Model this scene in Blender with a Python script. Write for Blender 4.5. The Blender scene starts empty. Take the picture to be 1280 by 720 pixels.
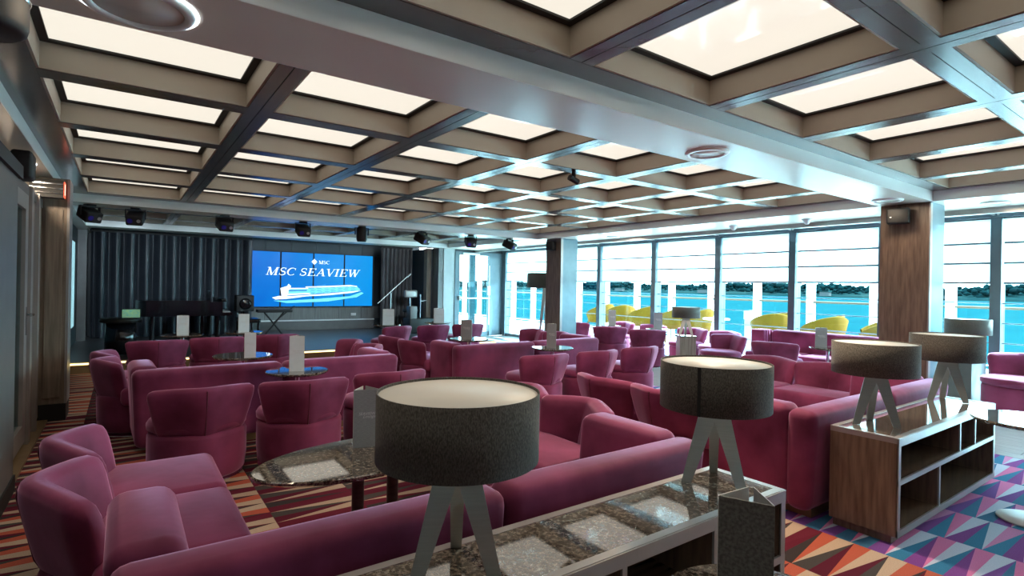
import bpy, bmesh, math, random
from mathutils import Matrix, Vector
random.seed(7)
S = bpy.context.scene
C = S.collection
PI = math.pi
R = math.radians

# ------------------------------------------------------------------ camera
cam_d = bpy.data.cameras.new('camera')
cam_d.sensor_width = 36.0
cam_d.lens = 680.0 / 1280.0 * 36.0
cam_d.shift_y = -2.0 / 1280.0
cam_d.clip_start = 0.02
cam_d.clip_end = 6000
cam = bpy.data.objects.new('camera', cam_d)
C.objects.link(cam)
cam.matrix_world = (Matrix.Translation((0, 0, 1.35)) @ Matrix.Rotation(R(-35.55), 4, 'Z')
                    @ Matrix.Rotation(R(90), 4, 'X') @ Matrix.Rotation(R(1.03), 4, 'Z'))
S.camera = cam

# ------------------------------------------------------------------ view, world, sun
S.view_settings.view_transform = 'Standard'
S.view_settings.look = 'None'
S.view_settings.exposure = 1.75
S.view_settings.gamma = 1.0
S.view_settings.use_curve_mapping = False
W = bpy.data.worlds.new('sky')
S.world = W
W.use_nodes = True
wn, wl = W.node_tree.nodes, W.node_tree.links
wn.clear()
tc = wn.new('ShaderNodeTexCoord')
sp = wn.new('ShaderNodeSeparateXYZ')
wl.new(tc.outputs['Generated'], sp.inputs[0])
rp = wn.new('ShaderNodeValToRGB')
rp.color_ramp.elements[0].position = 0.0
rp.color_ramp.elements[0].color = (0.86, 0.97, 1.0, 1)
rp.color_ramp.elements[1].position = 0.7
rp.color_ramp.elements[1].color = (0.62, 0.82, 1.0, 1)
wl.new(sp.outputs['Z'], rp.inputs[0])
bg = wn.new('ShaderNodeBackground')
bg.inputs['Strength'].default_value = 6.5
wo = wn.new('ShaderNodeOutputWorld')
wl.new(rp.outputs[0], bg.inputs[0])
wl.new(bg.outputs[0], wo.inputs[0])
sun_d = bpy.data.lights.new('sun', 'SUN')
sun_d.energy = 15.0
sun_d.angle = R(0.6)
sun_d.color = (1.0, 0.96, 0.9)
sun = bpy.data.objects.new('sun', sun_d)
C.objects.link(sun)
sun.rotation_euler = Vector((-0.62, 0.25, -0.75)).to_track_quat('-Z', 'Y').to_euler()
sun.location = (20, -8, 25)


# ------------------------------------------------------------------ materials
def nd(nt, t, **kw):
    n = nt.nodes.new(t)
    for k, v in kw.items():
        setattr(n, k, v)
    return n


def col4(c):
    return (c[0], c[1], c[2], 1)


def mat(name, c, rough=0.5, metal=0.0, c2=None, scale=6.0, stretch=(1, 1, 1), detail=4.0, bump=0.0,
        sheen=0.0, sheen_tint=(1, 1, 1), coat=0.0, emit=None, estr=0.0, spec=0.5, ramp=(0.35, 0.65), bscale=None):
    m = bpy.data.materials.new(name)
    m.use_nodes = True
    nt = m.node_tree
    b = nt.nodes['Principled BSDF']
    b.inputs['Roughness'].default_value = rough
    b.inputs['Metallic'].default_value = metal
    b.inputs['Specular IOR Level'].default_value = spec
    if c2 is None:
        c2 = tuple(v * 0.86 for v in c)
    t = nd(nt, 'ShaderNodeTexCoord')
    mp = nd(nt, 'ShaderNodeMapping')
    mp.inputs['Scale'].default_value = stretch
    nt.links.new(t.outputs['Object'], mp.inputs[0])
    n = nd(nt, 'ShaderNodeTexNoise')
    n.inputs['Scale'].default_value = scale
    n.inputs['Detail'].default_value = detail
    nt.links.new(mp.outputs[0], n.inputs['Vector'])
    r = nd(nt, 'ShaderNodeValToRGB')
    r.color_ramp.elements[0].position = ramp[0]
    r.color_ramp.elements[1].position = ramp[1]
    r.color_ramp.elements[0].color = col4(c2)
    r.color_ramp.elements[1].color = col4(c)
    nt.links.new(n.outputs['Fac'], r.inputs[0])
    nt.links.new(r.outputs[0], b.inputs['Base Color'])
    if bump:
        bm_ = nd(nt, 'ShaderNodeBump')
        bm_.inputs['Strength'].default_value = bump
        bm_.inputs['Distance'].default_value = 0.01
        src = n
        if bscale:
            src = nd(nt, 'ShaderNodeTexNoise')
            src.inputs['Scale'].default_value = bscale
            nt.links.new(mp.outputs[0], src.inputs['Vector'])
        nt.links.new(src.outputs['Fac'], bm_.inputs['Height'])
        nt.links.new(bm_.outputs[0], b.inputs['Normal'])
    if sheen:
        b.inputs['Sheen Weight'].default_value = sheen
        b.inputs['Sheen Roughness'].default_value = 0.35
        b.inputs['Sheen Tint'].default_value = col4(sheen_tint)
    if coat:
        b.inputs['Coat Weight'].default_value = coat
        b.inputs['Coat Roughness'].default_value = 0.05
    if emit:
        b.inputs['Emission Color'].default_value = col4(emit)
        b.inputs['Emission Strength'].default_value = estr
    return m


M = {}
M['velvet'] = mat('plum_velvet', (0.32, 0.058, 0.145), 0.7, c2=(0.115, 0.0145, 0.046), scale=2.6, detail=6, ramp=(0.30, 0.68), sheen=1.0,
                  sheen_tint=(1.0, 0.52, 0.80), spec=0.2, bump=0.15, bscale=9)
M['velvet_seam'] = mat('plum_piping', (0.10, 0.010, 0.030), 0.8, sheen=0.4, sheen_tint=(1, .5, .7))
M['taupe'] = mat('taupe_paint', (0.74, 0.66, 0.575), 0.27, c2=(0.71, 0.63, 0.55), scale=2, spec=0.6)
M['soffit'] = mat('lit_soffit_paint', (0.90, 0.88, 0.85), 0.33, c2=(0.87, 0.85, 0.82), scale=2, metal=0.08)  # lighter copy of the taupe paint; light on fascias put into colour
M['beam'] = mat('bronze_beam_lacquer', (0.17, 0.15, 0.145), 0.22, c2=(0.155, 0.135, 0.132), scale=3, spec=0.8, metal=0.5)
M['coffer'] = mat('coffer_taupe', (0.41, 0.35, 0.275), 0.55, c2=(0.38, 0.32, 0.255), scale=3)
M['black'] = mat('black_lacquer', (0.008, 0.008, 0.010), 0.10, c2=(0.006, 0.006, 0.008))
M['blackmatt'] = mat('black_matt', (0.009, 0.009, 0.010), 0.6, c2=(0.01, 0.01, 0.01))
M['panel'] = mat('backlit_stretch_panel', (0.30, 0.29, 0.27), 0.05, c2=(0.28, 0.27, 0.25), scale=1.2, emit=(1.0, 0.93, 0.80), estr=0.272, spec=0.8)
M['wood'] = mat('walnut_veneer', (0.215, 0.140, 0.098), 0.42, c2=(0.115, 0.070, 0.048), scale=5, stretch=(9, 9, 0.8), detail=6, bump=0.05)
M['wood2'] = mat('grey_oak_veneer', (0.27, 0.215, 0.165), 0.4, c2=(0.17, 0.13, 0.098), scale=4, stretch=(10, 10, 0.6), detail=5)
M['greyoak'] = mat('cool_grey_oak', (0.21, 0.215, 0.21), 0.45, c2=(0.155, 0.158, 0.155), scale=4, stretch=(10, 10, 0.6), detail=5)
M['woodgloss'] = mat('polished_walnut_shelf', (0.20, 0.13, 0.09), 0.12, c2=(0.12, 0.075, 0.05), scale=5, stretch=(0.8, 9, 9), coat=1.0)
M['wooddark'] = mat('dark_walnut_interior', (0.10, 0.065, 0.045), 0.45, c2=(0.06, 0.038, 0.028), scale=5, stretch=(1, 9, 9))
M['greytrim'] = mat('satin_grey_edge', (0.40, 0.375, 0.36), 0.3, c2=(0.36, 0.34, 0.33), metal=0.45)
M['steel'] = mat('brushed_nickel', (0.66, 0.66, 0.63), 0.28, metal=0.8, c2=(0.60, 0.60, 0.57), scale=8, stretch=(1, 1, 30))
M['chrome'] = mat('chrome', (0.82, 0.82, 0.84), 0.12, metal=1.0, c2=(0.75, 0.75, 0.78))
M['white'] = mat('white_paint', (0.82, 0.83, 0.84), 0.45, c2=(0.78, 0.79, 0.8))
M['linen'] = mat('charcoal_linen', (0.135, 0.12, 0.102), 0.9, c2=(0.050, 0.044, 0.038), scale=330, stretch=(1, 1, 0.4), detail=2, ramp=(0.36, 0.66), bump=0.25, sheen=0.2)
M['diffuser'] = mat('lamp_diffuser', (0.62, 0.59, 0.53), 0.5, c2=(0.58, 0.55, 0.50), emit=(1.0, 0.86, 0.64), estr=0.045)
M['card'] = mat('silver_grey_card', (0.36, 0.38, 0.39), 0.4, c2=(0.30, 0.31, 0.32), scale=70, stretch=(1, 1, 5), metal=0.15)
M['carddark'] = mat('woven_taupe_card', (0.17, 0.155, 0.14), 0.5, c2=(0.085, 0.078, 0.07), scale=120, stretch=(1, 1, 1), detail=1)
M['cardlit'] = mat('lit_pale_card', (0.82, 0.88, 0.92), 0.4, c2=(0.78, 0.84, 0.88), scale=20)  # lighter card colour stands in for light on the far cards
M['cardwhite'] = mat('card_inside', (0.66, 0.62, 0.58), 0.5)
M['ink'] = mat('white_ink', (0.8, 0.8, 0.82), 0.5)
M['gold'] = mat('golden_plinth', (0.30, 0.20, 0.10), 0.35, metal=0.3, c2=(0.24, 0.155, 0.075))
M['led'] = mat('led_strip', (0.8, 0.7, 0.4), 0.5, emit=(1.0, 0.72, 0.28), estr=1.1)
M['ring'] = mat('led_ring', (0.8, 0.85, 0.9), 0.5, emit=(0.85, 0.95, 1.0), estr=1.2)
M['curtain'] = mat('midnight_velvet_curtain', (0.035, 0.042, 0.055), 0.36, c2=(0.025, 0.03, 0.04), scale=3, sheen=0.3, sheen_tint=(.7, .85, 1))
M['curtain2'] = mat('grey_velvet_curtain', (0.13, 0.125, 0.13), 0.6, c2=(0.095, 0.09, 0.095), scale=3, sheen=0.4)
M['slate'] = mat('slate_wall', (0.055, 0.072, 0.085), 0.45, c2=(0.045, 0.06, 0.07), scale=3)
M['slatelight'] = mat('pale_grey_wall', (0.42, 0.44, 0.45), 0.5, c2=(0.39, 0.41, 0.42))
M['greywall'] = mat('grey_door_wall', (0.15, 0.148, 0.145), 0.4, c2=(0.13, 0.128, 0.126))
M['stagefloor'] = mat('stage_vinyl', (0.085, 0.085, 0.092), 0.35, c2=(0.07, 0.07, 0.076), scale=10)
M['frame'] = mat('grey_blue_window_frame', (0.12, 0.16, 0.185), 0.35, metal=0.3, c2=(0.105, 0.14, 0.165))
M['plank'] = mat('pale_vinyl_plank', (0.44, 0.43, 0.42), 0.16, c2=(0.36, 0.35, 0.345), scale=4, stretch=(10, 0.8, 1))
M['deck'] = mat('pale_deck', (0.70, 0.70, 0.68), 0.6, c2=(0.62, 0.62, 0.6))
M['teak'] = mat('varnished_teak', (0.075, 0.032, 0.010), 0.7, c2=(0.06, 0.025, 0.008), scale=5, stretch=(9, 0.6, 9))
M['yellow'] = mat('yellow_wicker', (0.125, 0.056, 0.004), 0.8, c2=(0.105, 0.045, 0.003), scale=40, spec=0.05)
M['sea'] = mat('sea_water', (0.0042, 0.029, 0.033), 0.7, c2=(0.0034, 0.024, 0.029), scale=0.02, stretch=(1, 4, 1), spec=0.0)
M['trees'] = mat('distant_trees', (0.0032, 0.0125, 0.0128), 0.9, c2=(0.0024, 0.0090, 0.0098), scale=0.03, spec=0.0)
M['land'] = mat('distant_shore', (0.009, 0.018, 0.017), 0.9, c2=(0.0035, 0.0125, 0.013), scale=0.006, stretch=(1, 1, 6), spec=0.0)
M['house'] = mat('distant_house', (0.022, 0.022, 0.021), 0.8)
M['red'] = mat('red_lit_sign', (0.6, 0.05, 0.03), 0.4, emit=(1.0, 0.10, 0.04), estr=0.5)
M['redwhite'] = mat('lit_sign_glyph', (0.9, 0.8, 0.7), 0.4, emit=(1.0, 0.75, 0.55), estr=0.5)
M['lens'] = mat('violet_lens', (0.05, 0.03, 0.3), 0.1, c2=(0.03, 0.02, 0.25), coat=1.0)
M['gloss_blue'] = mat('screen_white', (0.9, 0.95, 1.0), 0.3, emit=(0.92, 0.97, 1.0), estr=0.31)
M['ship_cyan'] = mat('screen_cyan', (0.3, 0.8, 0.95), 0.3, emit=(0.10, 0.62, 0.88), estr=0.30)
M['ship_dark'] = mat('screen_dark', (0.05, 0.2, 0.4), 0.3, emit=(0.02, 0.22, 0.50), estr=0.34)
M['slit'] = mat('frosted_slit_window', (0.3, 0.5, 0.55), 0.4, c2=(0.2, 0.4, 0.45), scale=60, stretch=(1, 0.1, 1), emit=(0.45, 0.85, 0.95), estr=0.22)
M['greenscr'] = mat('tablet_glow', (0.2, 0.5, 0.4), 0.3, c2=(0.5, 0.6, 0.2), scale=30, emit=(0.35, 0.8, 0.55), estr=0.06)
M['socket'] = mat('socket_white', (0.85, 0.85, 0.85), 0.4)


def glass_mat(name, tint, fac=0.06, rough=0.0):
    m = bpy.data.materials.new(name)
    m.use_nodes = True
    nt = m.node_tree
    nt.nodes.clear()
    o = nd(nt, 'ShaderNodeOutputMaterial')
    t = nd(nt, 'ShaderNodeBsdfTransparent')
    t.inputs[0].default_value = col4(tint)
    g = nd(nt, 'ShaderNodeBsdfGlossy')
    g.inputs['Roughness'].default_value = rough
    lw = nd(nt, 'ShaderNodeLayerWeight')
    pw_ = nd(nt, 'ShaderNodeMath', operation='POWER')
    pw_.inputs[1].default_value = 4.0
    nt.links.new(lw.outputs['Facing'], pw_.inputs[0])
    fr = nd(nt, 'ShaderNodeMath', operation='MULTIPLY_ADD')
    fr.inputs[1].default_value = 0.5
    fr.inputs[2].default_value = 0.02
    nt.links.new(pw_.outputs[0], fr.inputs[0])
    mx = nd(nt, 'ShaderNodeMixShader')
    nt.links.new(fr.outputs[0], mx.inputs[0])
    nt.links.new(t.outputs[0], mx.inputs[1])
    nt.links.new(g.outputs[0], mx.inputs[2])
    nt.links.new(mx.outputs[0], o.inputs[0])
    return m


M['glass'] = glass_mat('tinted_window_glass', (0.70, 0.93, 0.98))
M['doorglass'] = glass_mat('door_glass', (0.62, 0.82, 0.85))


def blind_mat():
    m = bpy.data.materials.new('white_roller_blind')
    m.use_nodes = True
    nt = m.node_tree
    nt.nodes.clear()
    o = nd(nt, 'ShaderNodeOutputMaterial')
    n = nd(nt, 'ShaderNodeTexNoise')
    n.inputs['Scale'].default_value = 2.0
    r = nd(nt, 'ShaderNodeValToRGB')
    r.color_ramp.elements[0].color = (0.93, 0.92, 0.90, 1)
    r.color_ramp.elements[1].color = (0.97, 0.96, 0.94, 1)
    nt.links.new(n.outputs['Fac'], r.inputs[0])
    d = nd(nt, 'ShaderNodeBsdfDiffuse')
    t = nd(nt, 'ShaderNodeBsdfTranslucent')
    nt.links.new(r.outputs[0], d.inputs[0])
    nt.links.new(r.outputs[0], t.inputs[0])
    mx = nd(nt, 'ShaderNodeMixShader')
    mx.inputs[0].default_value = 0.6
    nt.links.new(d.outputs[0], mx.inputs[1])
    nt.links.new(t.outputs[0], mx.inputs[2])
    nt.links.new(mx.outputs[0], o.inputs[0])
    return m


M['blind'] = blind_mat()


def marble_mat():
    m = bpy.data.materials.new('dark_brown_marble')
    m.use_nodes = True
    nt = m.node_tree
    b = nt.nodes['Principled BSDF']
    b.inputs['Roughness'].default_value = 0.04
    b.inputs['Specular IOR Level'].default_value = 0.8
    b.inputs['Coat Weight'].default_value = 0.6
    b.inputs['Coat Roughness'].default_value = 0.03
    t = nd(nt, 'ShaderNodeTexCoord')
    w = nd(nt, 'ShaderNodeTexNoise')
    w.inputs['Scale'].default_value = 7
    w.inputs['Detail'].default_value = 6
    nt.links.new(t.outputs['Object'], w.inputs['Vector'])
    mixv = nd(nt, 'ShaderNodeMix', data_type='VECTOR')
    mixv.inputs[0].default_value = 0.10
    nt.links.new(t.outputs['Object'], mixv.inputs[4])
    nt.links.new(w.outputs['Color'], mixv.inputs[5])
    v = nd(nt, 'ShaderNodeTexVoronoi', feature='DISTANCE_TO_EDGE')
    v.inputs['Scale'].default_value = 42
    nt.links.new(mixv.outputs[1], v.inputs['Vector'])
    r = nd(nt, 'ShaderNodeValToRGB')
    r.color_ramp.elements[0].position = 0.0
    r.color_ramp.elements[0].color = (0.30, 0.235, 0.17, 1)
    r.color_ramp.elements[1].position = 0.07
    r.color_ramp.elements[1].color = (0.030, 0.024, 0.020, 1)
    nt.links.new(v.outputs['Distance'], r.inputs[0])
    n2 = nd(nt, 'ShaderNodeTexNoise')
    n2.inputs['Scale'].default_value = 62
    n2.inputs['Detail'].default_value = 8
    n2.inputs['Roughness'].default_value = 0.75
    nt.links.new(t.outputs['Object'], n2.inputs['Vector'])
    r2 = nd(nt, 'ShaderNodeValToRGB')
    r2.color_ramp.elements[0].position = 0.47
    r2.color_ramp.elements[0].color = (0.020, 0.016, 0.014, 1)
    r2.color_ramp.elements[1].position = 0.68
    r2.color_ramp.elements[1].color = (0.58, 0.49, 0.39, 1)
    nt.links.new(n2.outputs['Fac'], r2.inputs[0])
    mx = nd(nt, 'ShaderNodeMix', data_type='RGBA')
    mx.inputs[0].default_value = 0.6
    nt.links.new(r.outputs[0], mx.inputs[6])
    nt.links.new(r2.outputs[0], mx.inputs[7])
    nt.links.new(mx.outputs[2], b.inputs['Base Color'])
    return m


M['marble'] = marble_mat()


def carpet_mat():
    m = bpy.data.materials.new('triangle_pattern_carpet')
    m.use_nodes = True
    nt = m.node_tree
    b = nt.nodes['Principled BSDF']
    b.inputs['Roughness'].default_value = 0.95
    b.inputs['Specular IOR Level'].default_value = 0.1

    def mth(op, a, c=None, v=None):
        n = nd(nt, 'ShaderNodeMath', operation=op)
        for i, s in enumerate((a, c)):
            if s is None:
                continue
            if isinstance(s, (int, float)):
                n.inputs[i].default_value = s
            else:
                nt.links.new(s, n.inputs[i])
        return n.outputs[0]
    t = nd(nt, 'ShaderNodeTexCoord')
    s = nd(nt, 'ShaderNodeSeparateXYZ')
    nt.links.new(t.outputs['Object'], s.inputs[0])
    X, Y = s.outputs[0], s.outputs[1]
    u = mth('DIVIDE', mth('SUBTRACT', X, 0.22), 0.5)
    fu = mth('FRACT', u)
    cu = mth('FLOOR', u)
    wn_ = nd(nt, 'ShaderNodeTexWhiteNoise', noise_dimensions='1D')
    nt.links.new(cu, wn_.inputs['W'])
    tv = mth('ADD', mth('DIVIDE', Y, 0.163), wn_.outputs['Value'])
    ft = mth('FRACT', tv)
    mm = mth('MULTIPLY', mth('ABSOLUTE', mth('SUBTRACT', ft, 0.5)), 2.0)
    left = mth('LESS_THAN', mm, mth('SUBTRACT', 1.0, fu))
    idl = mth('FLOOR', tv)
    idr = mth('ADD', mth('FLOOR', mth('ADD', tv, 0.5)), 0.37)
    idv = mth('ADD', mth('MULTIPLY', left, idl), mth('MULTIPLY', mth('SUBTRACT', 1.0, left), idr))
    cb = nd(nt, 'ShaderNodeCombineXYZ')
    nt.links.new(cu, cb.inputs[0])
    nt.links.new(idv, cb.inputs[1])
    nt.links.new(left, cb.inputs[2])
    w3 = nd(nt, 'ShaderNodeTexWhiteNoise', noise_dimensions='3D')
    nt.links.new(cb.outputs[0], w3.inputs['Vector'])

    upper = mth('GREATER_THAN', ft, 0.5)
    pick = mth('FRACT', mth('ADD', mth('MULTIPLY', w3.outputs['Value'], 0.98), mth('MULTIPLY', upper, 0.5)))

    def ramp(cols, lo=0.0):
        r = nd(nt, 'ShaderNodeValToRGB')
        r.color_ramp.interpolation = 'CONSTANT'
        while len(r.color_ramp.elements) < len(cols):
            r.color_ramp.elements.new(0.5)
        for i, c in enumerate(cols):
            r.color_ramp.elements[i].position = i / len(cols)
            r.color_ramp.elements[i].color = col4(c)
        nt.links.new(pick, r.inputs[0])
        return r.outputs[0]
    def fam(a_, b_):
        q = nd(nt, 'ShaderNodeMix', data_type='RGBA')
        nt.links.new(left, q.inputs[0])
        nt.links.new(ramp(a_), q.inputs[6])
        nt.links.new(ramp(b_), q.inputs[7])
        return q.outputs[2]
    warm = fam([(0.50, 0.36, 0.26), (0.46, 0.33, 0.24), (0.46, 0.10, 0.06), (0.13, 0.016, 0.032)],
               [(0.045, 0.035, 0.035), (0.065, 0.055, 0.052), (0.12, 0.013, 0.028), (0.10, 0.012, 0.026)])
    cool = fam([(0.50, 0.54, 0.66), (0.44, 0.50, 0.62), (0.62, 0.17, 0.36), (0.56, 0.22, 0.42)],
               [(0.035, 0.17, 0.30), (0.045, 0.15, 0.27), (0.20, 0.05, 0.24), (0.17, 0.06, 0.26)])
    sel = mth('GREATER_THAN', X, 3.22)
    mx = nd(nt, 'ShaderNodeMix', data_type='RGBA')
    nt.links.new(sel, mx.inputs[0])
    nt.links.new(warm, mx.inputs[6])
    nt.links.new(cool, mx.inputs[7])
    n = nd(nt, 'ShaderNodeTexNoise')
    n.inputs['Scale'].default_value = 220
    nt.links.new(t.outputs['Object'], n.inputs['Vector'])
    mx2 = nd(nt, 'ShaderNodeMix', data_type='RGBA', blend_type='OVERLAY')
    mx2.inputs[0].default_value = 0.35
    nt.links.new(mx.outputs[2], mx2.inputs[6])
    nt.links.new(n.outputs['Fac'], mx2.inputs[7])
    nt.links.new(mx2.outputs[2], b.inputs['Base Color'])
    bp = nd(nt, 'ShaderNodeBump')
    bp.inputs['Strength'].default_value = 0.2
    bp.inputs['Distance'].default_value = 0.004
    nt.links.new(n.outputs['Fac'], bp.inputs['Height'])
    nt.links.new(bp.outputs[0], b.inputs['Normal'])
    return m


M['carpet'] = carpet_mat()


def screen_mat():
    m = bpy.data.materials.new('blue_screen_picture')
    m.use_nodes = True
    nt = m.node_tree
    b = nt.nodes['Principled BSDF']
    b.inputs['Roughness'].default_value = 0.25
    b.inputs['Specular IOR Level'].default_value = 0.1
    b.inputs['Base Color'].default_value = (0.004, 0.012, 0.04, 1)
    t = nd(nt, 'ShaderNodeTexCoord')
    s = nd(nt, 'ShaderNodeSeparateXYZ')
    nt.links.new(t.outputs['Object'], s.inputs[0])
    n = nd(nt, 'ShaderNodeTexNoise')
    n.inputs['Scale'].default_value = 1.6
    nt.links.new(t.outputs['Object'], n.inputs['Vector'])
    a = nd(nt, 'ShaderNodeMath', operation='MULTIPLY_ADD')
    nt.links.new(s.outputs[0], a.inputs[0])
    a.inputs[1].default_value = 0.22
    a.inputs[2].default_value = 0.05
    a2 = nd(nt, 'ShaderNodeMath', operation='MULTIPLY_ADD')
    nt.links.new(n.outputs['Fac'], a2.inputs[0])
    a2.inputs[1].default_value = 0.5
    nt.links.new(a.outputs[0], a2.inputs[2])
    r = nd(nt, 'ShaderNodeValToRGB')
    r.color_ramp.elements[0].position = 0.15
    r.color_ramp.elements[0].color = (0.0005, 0.12, 0.66, 1)
    r.color_ramp.elements[1].position = 0.95
    r.color_ramp.elements[1].color = (0.002, 0.33, 0.90, 1)
    nt.links.new(a2.outputs[0], r.inputs[0])
    nt.links.new(r.outputs[0], b.inputs['Emission Color'])
    b.inputs['Emission Strength'].default_value = 0.29
    return m


M['screen'] = screen_mat()


# ------------------------------------------------------------------ mesh helpers
class MB:
    def __init__(s):
        s.v = []
        s.f = []
        s.smooth = []

    def add(s, vs, fs, smooth=False):
        o = len(s.v)
        s.v += [tuple(p) for p in vs]
        s.f += [tuple(i + o for i in f) for f in fs]
        s.smooth += [smooth] * len(fs)
        return s

    def box(s, x0, x1, y0, y1, z0, z1):
        vs = [(x0, y0, z0), (x1, y0, z0), (x1, y1, z0), (x0, y1, z0), (x0, y0, z1), (x1, y0, z1), (x1, y1, z1), (x0, y1, z1)]
        return s.add(vs, [(0, 3, 2, 1), (4, 5, 6, 7), (0, 1, 5, 4), (1, 2, 6, 5), (2, 3, 7, 6), (3, 0, 4, 7)])

    def rbox(s, x0, x1, y0, y1, z0, z1, r=0.03, seg=3, top=None, puff=0.0):
        bm = bmesh.new()
        bmesh.ops.create_cube(bm, size=1)
        for v in bm.verts:
            v.co = Vector(((x0 + x1) / 2 + v.co.x * (x1 - x0), (y0 + y1) / 2 + v.co.y * (y1 - y0), (z0 + z1) / 2 + v.co.z * (z1 - z0)))
        if top:
            for v in bm.verts:
                if v.co.z > (z0 + z1) / 2:
                    v.co.x += top[0] if v.co.x < (x0 + x1) / 2 else top[1]
                    v.co.y += top[2] if v.co.y < (y0 + y1) / 2 else top[3]
        bmesh.ops.bevel(bm, geom=bm.edges[:], offset=r, segments=seg, profile=0.5, affect='EDGES', clamp_overlap=True)
        if puff:
            big = [f for f in bm.faces if f.normal.z > 0.95 and len(f.verts) == 4 and f.calc_area() > 0.25 * (x1 - x0) * (y1 - y0)]
            if big:
                q = bmesh.ops.inset_region(bm, faces=big, thickness=min(x1 - x0, y1 - y0) * 0.22)
                for f in big:
                    for v in f.verts:
                        v.co.z += puff
        bm.verts.index_update()
        s.add([v.co[:] for v in bm.verts], [[v.index for v in f.verts] for f in bm.faces], True)
        bm.free()
        return s

    def prism(s, pts, z0, z1, axis='z'):
        n = len(pts)
        if axis == 'z':
            a = [(p[0], p[1], z0) for p in pts]
            b = [(p[0], p[1], z1) for p in pts]
        elif axis == 'y':
            a = [(p[0], z0, p[1]) for p in pts]
            b = [(p[0], z1, p[1]) for p in pts]
        else:
            a = [(z0, p[0], p[1]) for p in pts]
            b = [(z1, p[0], p[1]) for p in pts]
        return s.add(a + b, [tuple(range(n))[::-1], tuple(range(n, 2 * n))] + [(i, (i + 1) % n, n + (i + 1) % n, n + i) for i in range(n)])

    def lathe(s, prof, n=28, cx=0, cy=0, a0=0, a1=2 * PI, smooth=True, sx=1, sy=1):
        full = abs(a1 - a0 - 2 * PI) < 1e-6
        k = n if full else n + 1
        vs = []
        for i in range(k):
            a = a0 + (a1 - a0) * i / n
            for r, z in prof:
                vs.append((cx + r * math.cos(a) * sx, cy + r * math.sin(a) * sy, z))
        p = len(prof)
        fs = []
        for i in range(n):
            j = (i + 1) % k
            for q in range(p - 1):
                fs.append((i * p + q, j * p + q, j * p + q + 1, i * p + q + 1))
        return s.add(vs, fs, smooth)

    def tube(s, a, b, r, n=8, r2=None):
        a, b = Vector(a), Vector(b)
        d = (b - a).normalized()
        u = d.orthogonal().normalized()
        w = d.cross(u)
        r2 = r if r2 is None else r2
        vs = [tuple(a + (u * math.cos(2 * PI * i / n) + w * math.sin(2 * PI * i / n)) * r) for i in range(n)]
        vs += [tuple(b + (u * math.cos(2 * PI * i / n) + w * math.sin(2 * PI * i / n)) * r2) for i in range(n)]
        s.add(vs, [(i, (i + 1) % n, n + (i + 1) % n, n + i) for i in range(n)], True)
        return s.add(vs, [tuple(range(n))[::-1], tuple(range(n, 2 * n))])

    def mesh(s, name):
        me = bpy.data.meshes.new(name)
        me.from_pydata(s.v, [], s.f)
        me.polygons.foreach_set('use_smooth', s.smooth)
        me.update()
        return me

    def build(s, name, m, parent=None, loc=None, rz=0):
        o = bpy.data.objects.new(name, s.mesh(name))
        o.data.materials.append(M[m] if isinstance(m, str) else m)
        C.objects.link(o)
        if parent:
            o.parent = parent
        if loc:
            o.location = loc
        if rz:
            o.rotation_euler.z = rz
        return o


def obj(name, me, parent=None, loc=(0, 0, 0), rz=0):
    o = bpy.data.objects.new(name, me)
    C.objects.link(o)
    o.location = loc
    o.rotation_euler.z = rz
    if parent:
        o.parent = parent
    return o


def mesh_of(mb, name, m):
    me = mb.mesh(name)
    me.materials.append(M[m])
    return me


def tag(o, label, cat, group=None, kind=None):
    o['label'] = label
    o['category'] = cat
    if group:
        o['group'] = group
    if kind:
        o['kind'] = kind
    return o


def thing(name, label, cat, loc=(0, 0, 0), rz=0, group=None, kind=None):
    o = bpy.data.objects.new(name, None)
    o.empty_display_size = 0.1
    C.objects.link(o)
    o.location = loc
    o.rotation_euler.z = rz
    return tag(o, label, cat, group, kind)


def copy_tree(o, parent=None):
    c = o.copy()
    C.objects.link(c)
    c.parent = parent
    for ch in o.children:
        copy_tree(ch, c)
    return c


def box(name, m, a, parent=None):
    return MB().box(*a).build(name, m, parent)


# ------------------------------------------------------------------ dimensions
XL, XR, YB, YS = -0.62, 8.65, -2.6, 14.25
ZB, ZS, ZT = 2.40, 2.295, 2.70      # underside of grid, of soffits, slab
BX = [0.667 + 1.057 * k for k in range(6)]
BW = 0.07

# ------------------------------------------------------------------ floor
fl = MB().box(-1.6, 6.05, YB, 9.85, -0.08, 0.0).build('floor', 'carpet')
tag(fl, 'carpet of coloured triangles, warm by the door and blue pink by the windows', 'floor', kind='structure')
st = thing('floor_stage', 'low dark stage floor in front of the curtains', 'stage', kind='structure')
box('stage_top', 'stagefloor', (-1.2, 6.62, 9.85, YS, 0.0, 0.16), st)
box('stage_riser', 'gold', (-1.2, 6.62, 9.82, 9.85, 0.0, 0.12), st)
box('led_strip', 'led', (-1.2, 6.62, 9.815, 9.85, 0.125, 0.145), st)
pf = thing('floor_planks', 'strip of glossy pale planks along the window wall', 'floor', kind='structure')
box('subfloor', 'blackmatt', (6.05, XR, YB, 12.4, -0.08, -0.004), pf)
box('subfloor', 'blackmatt', (6.62, 6.05 + 0.57 + 0.01, 9.85, 12.4, -0.08, -0.004), pf)
pw, pl_ = 0.162, 1.9
pm = mesh_of(MB().box(0.003, pw - 0.003, 0.003, pl_ - 0.003, -0.03, 0.0), 'plank', 'plank')
for i in range(16):
    for j in range(9):
        y0 = -2.6 + (i % 3) * 0.6 + (j - 0.3) * pl_
        if y0 < -2.7 or y0 + pl_ > 12.6:
            continue
        obj('plank', pm, pf, (6.055 + i * pw, y0, 0))

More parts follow.
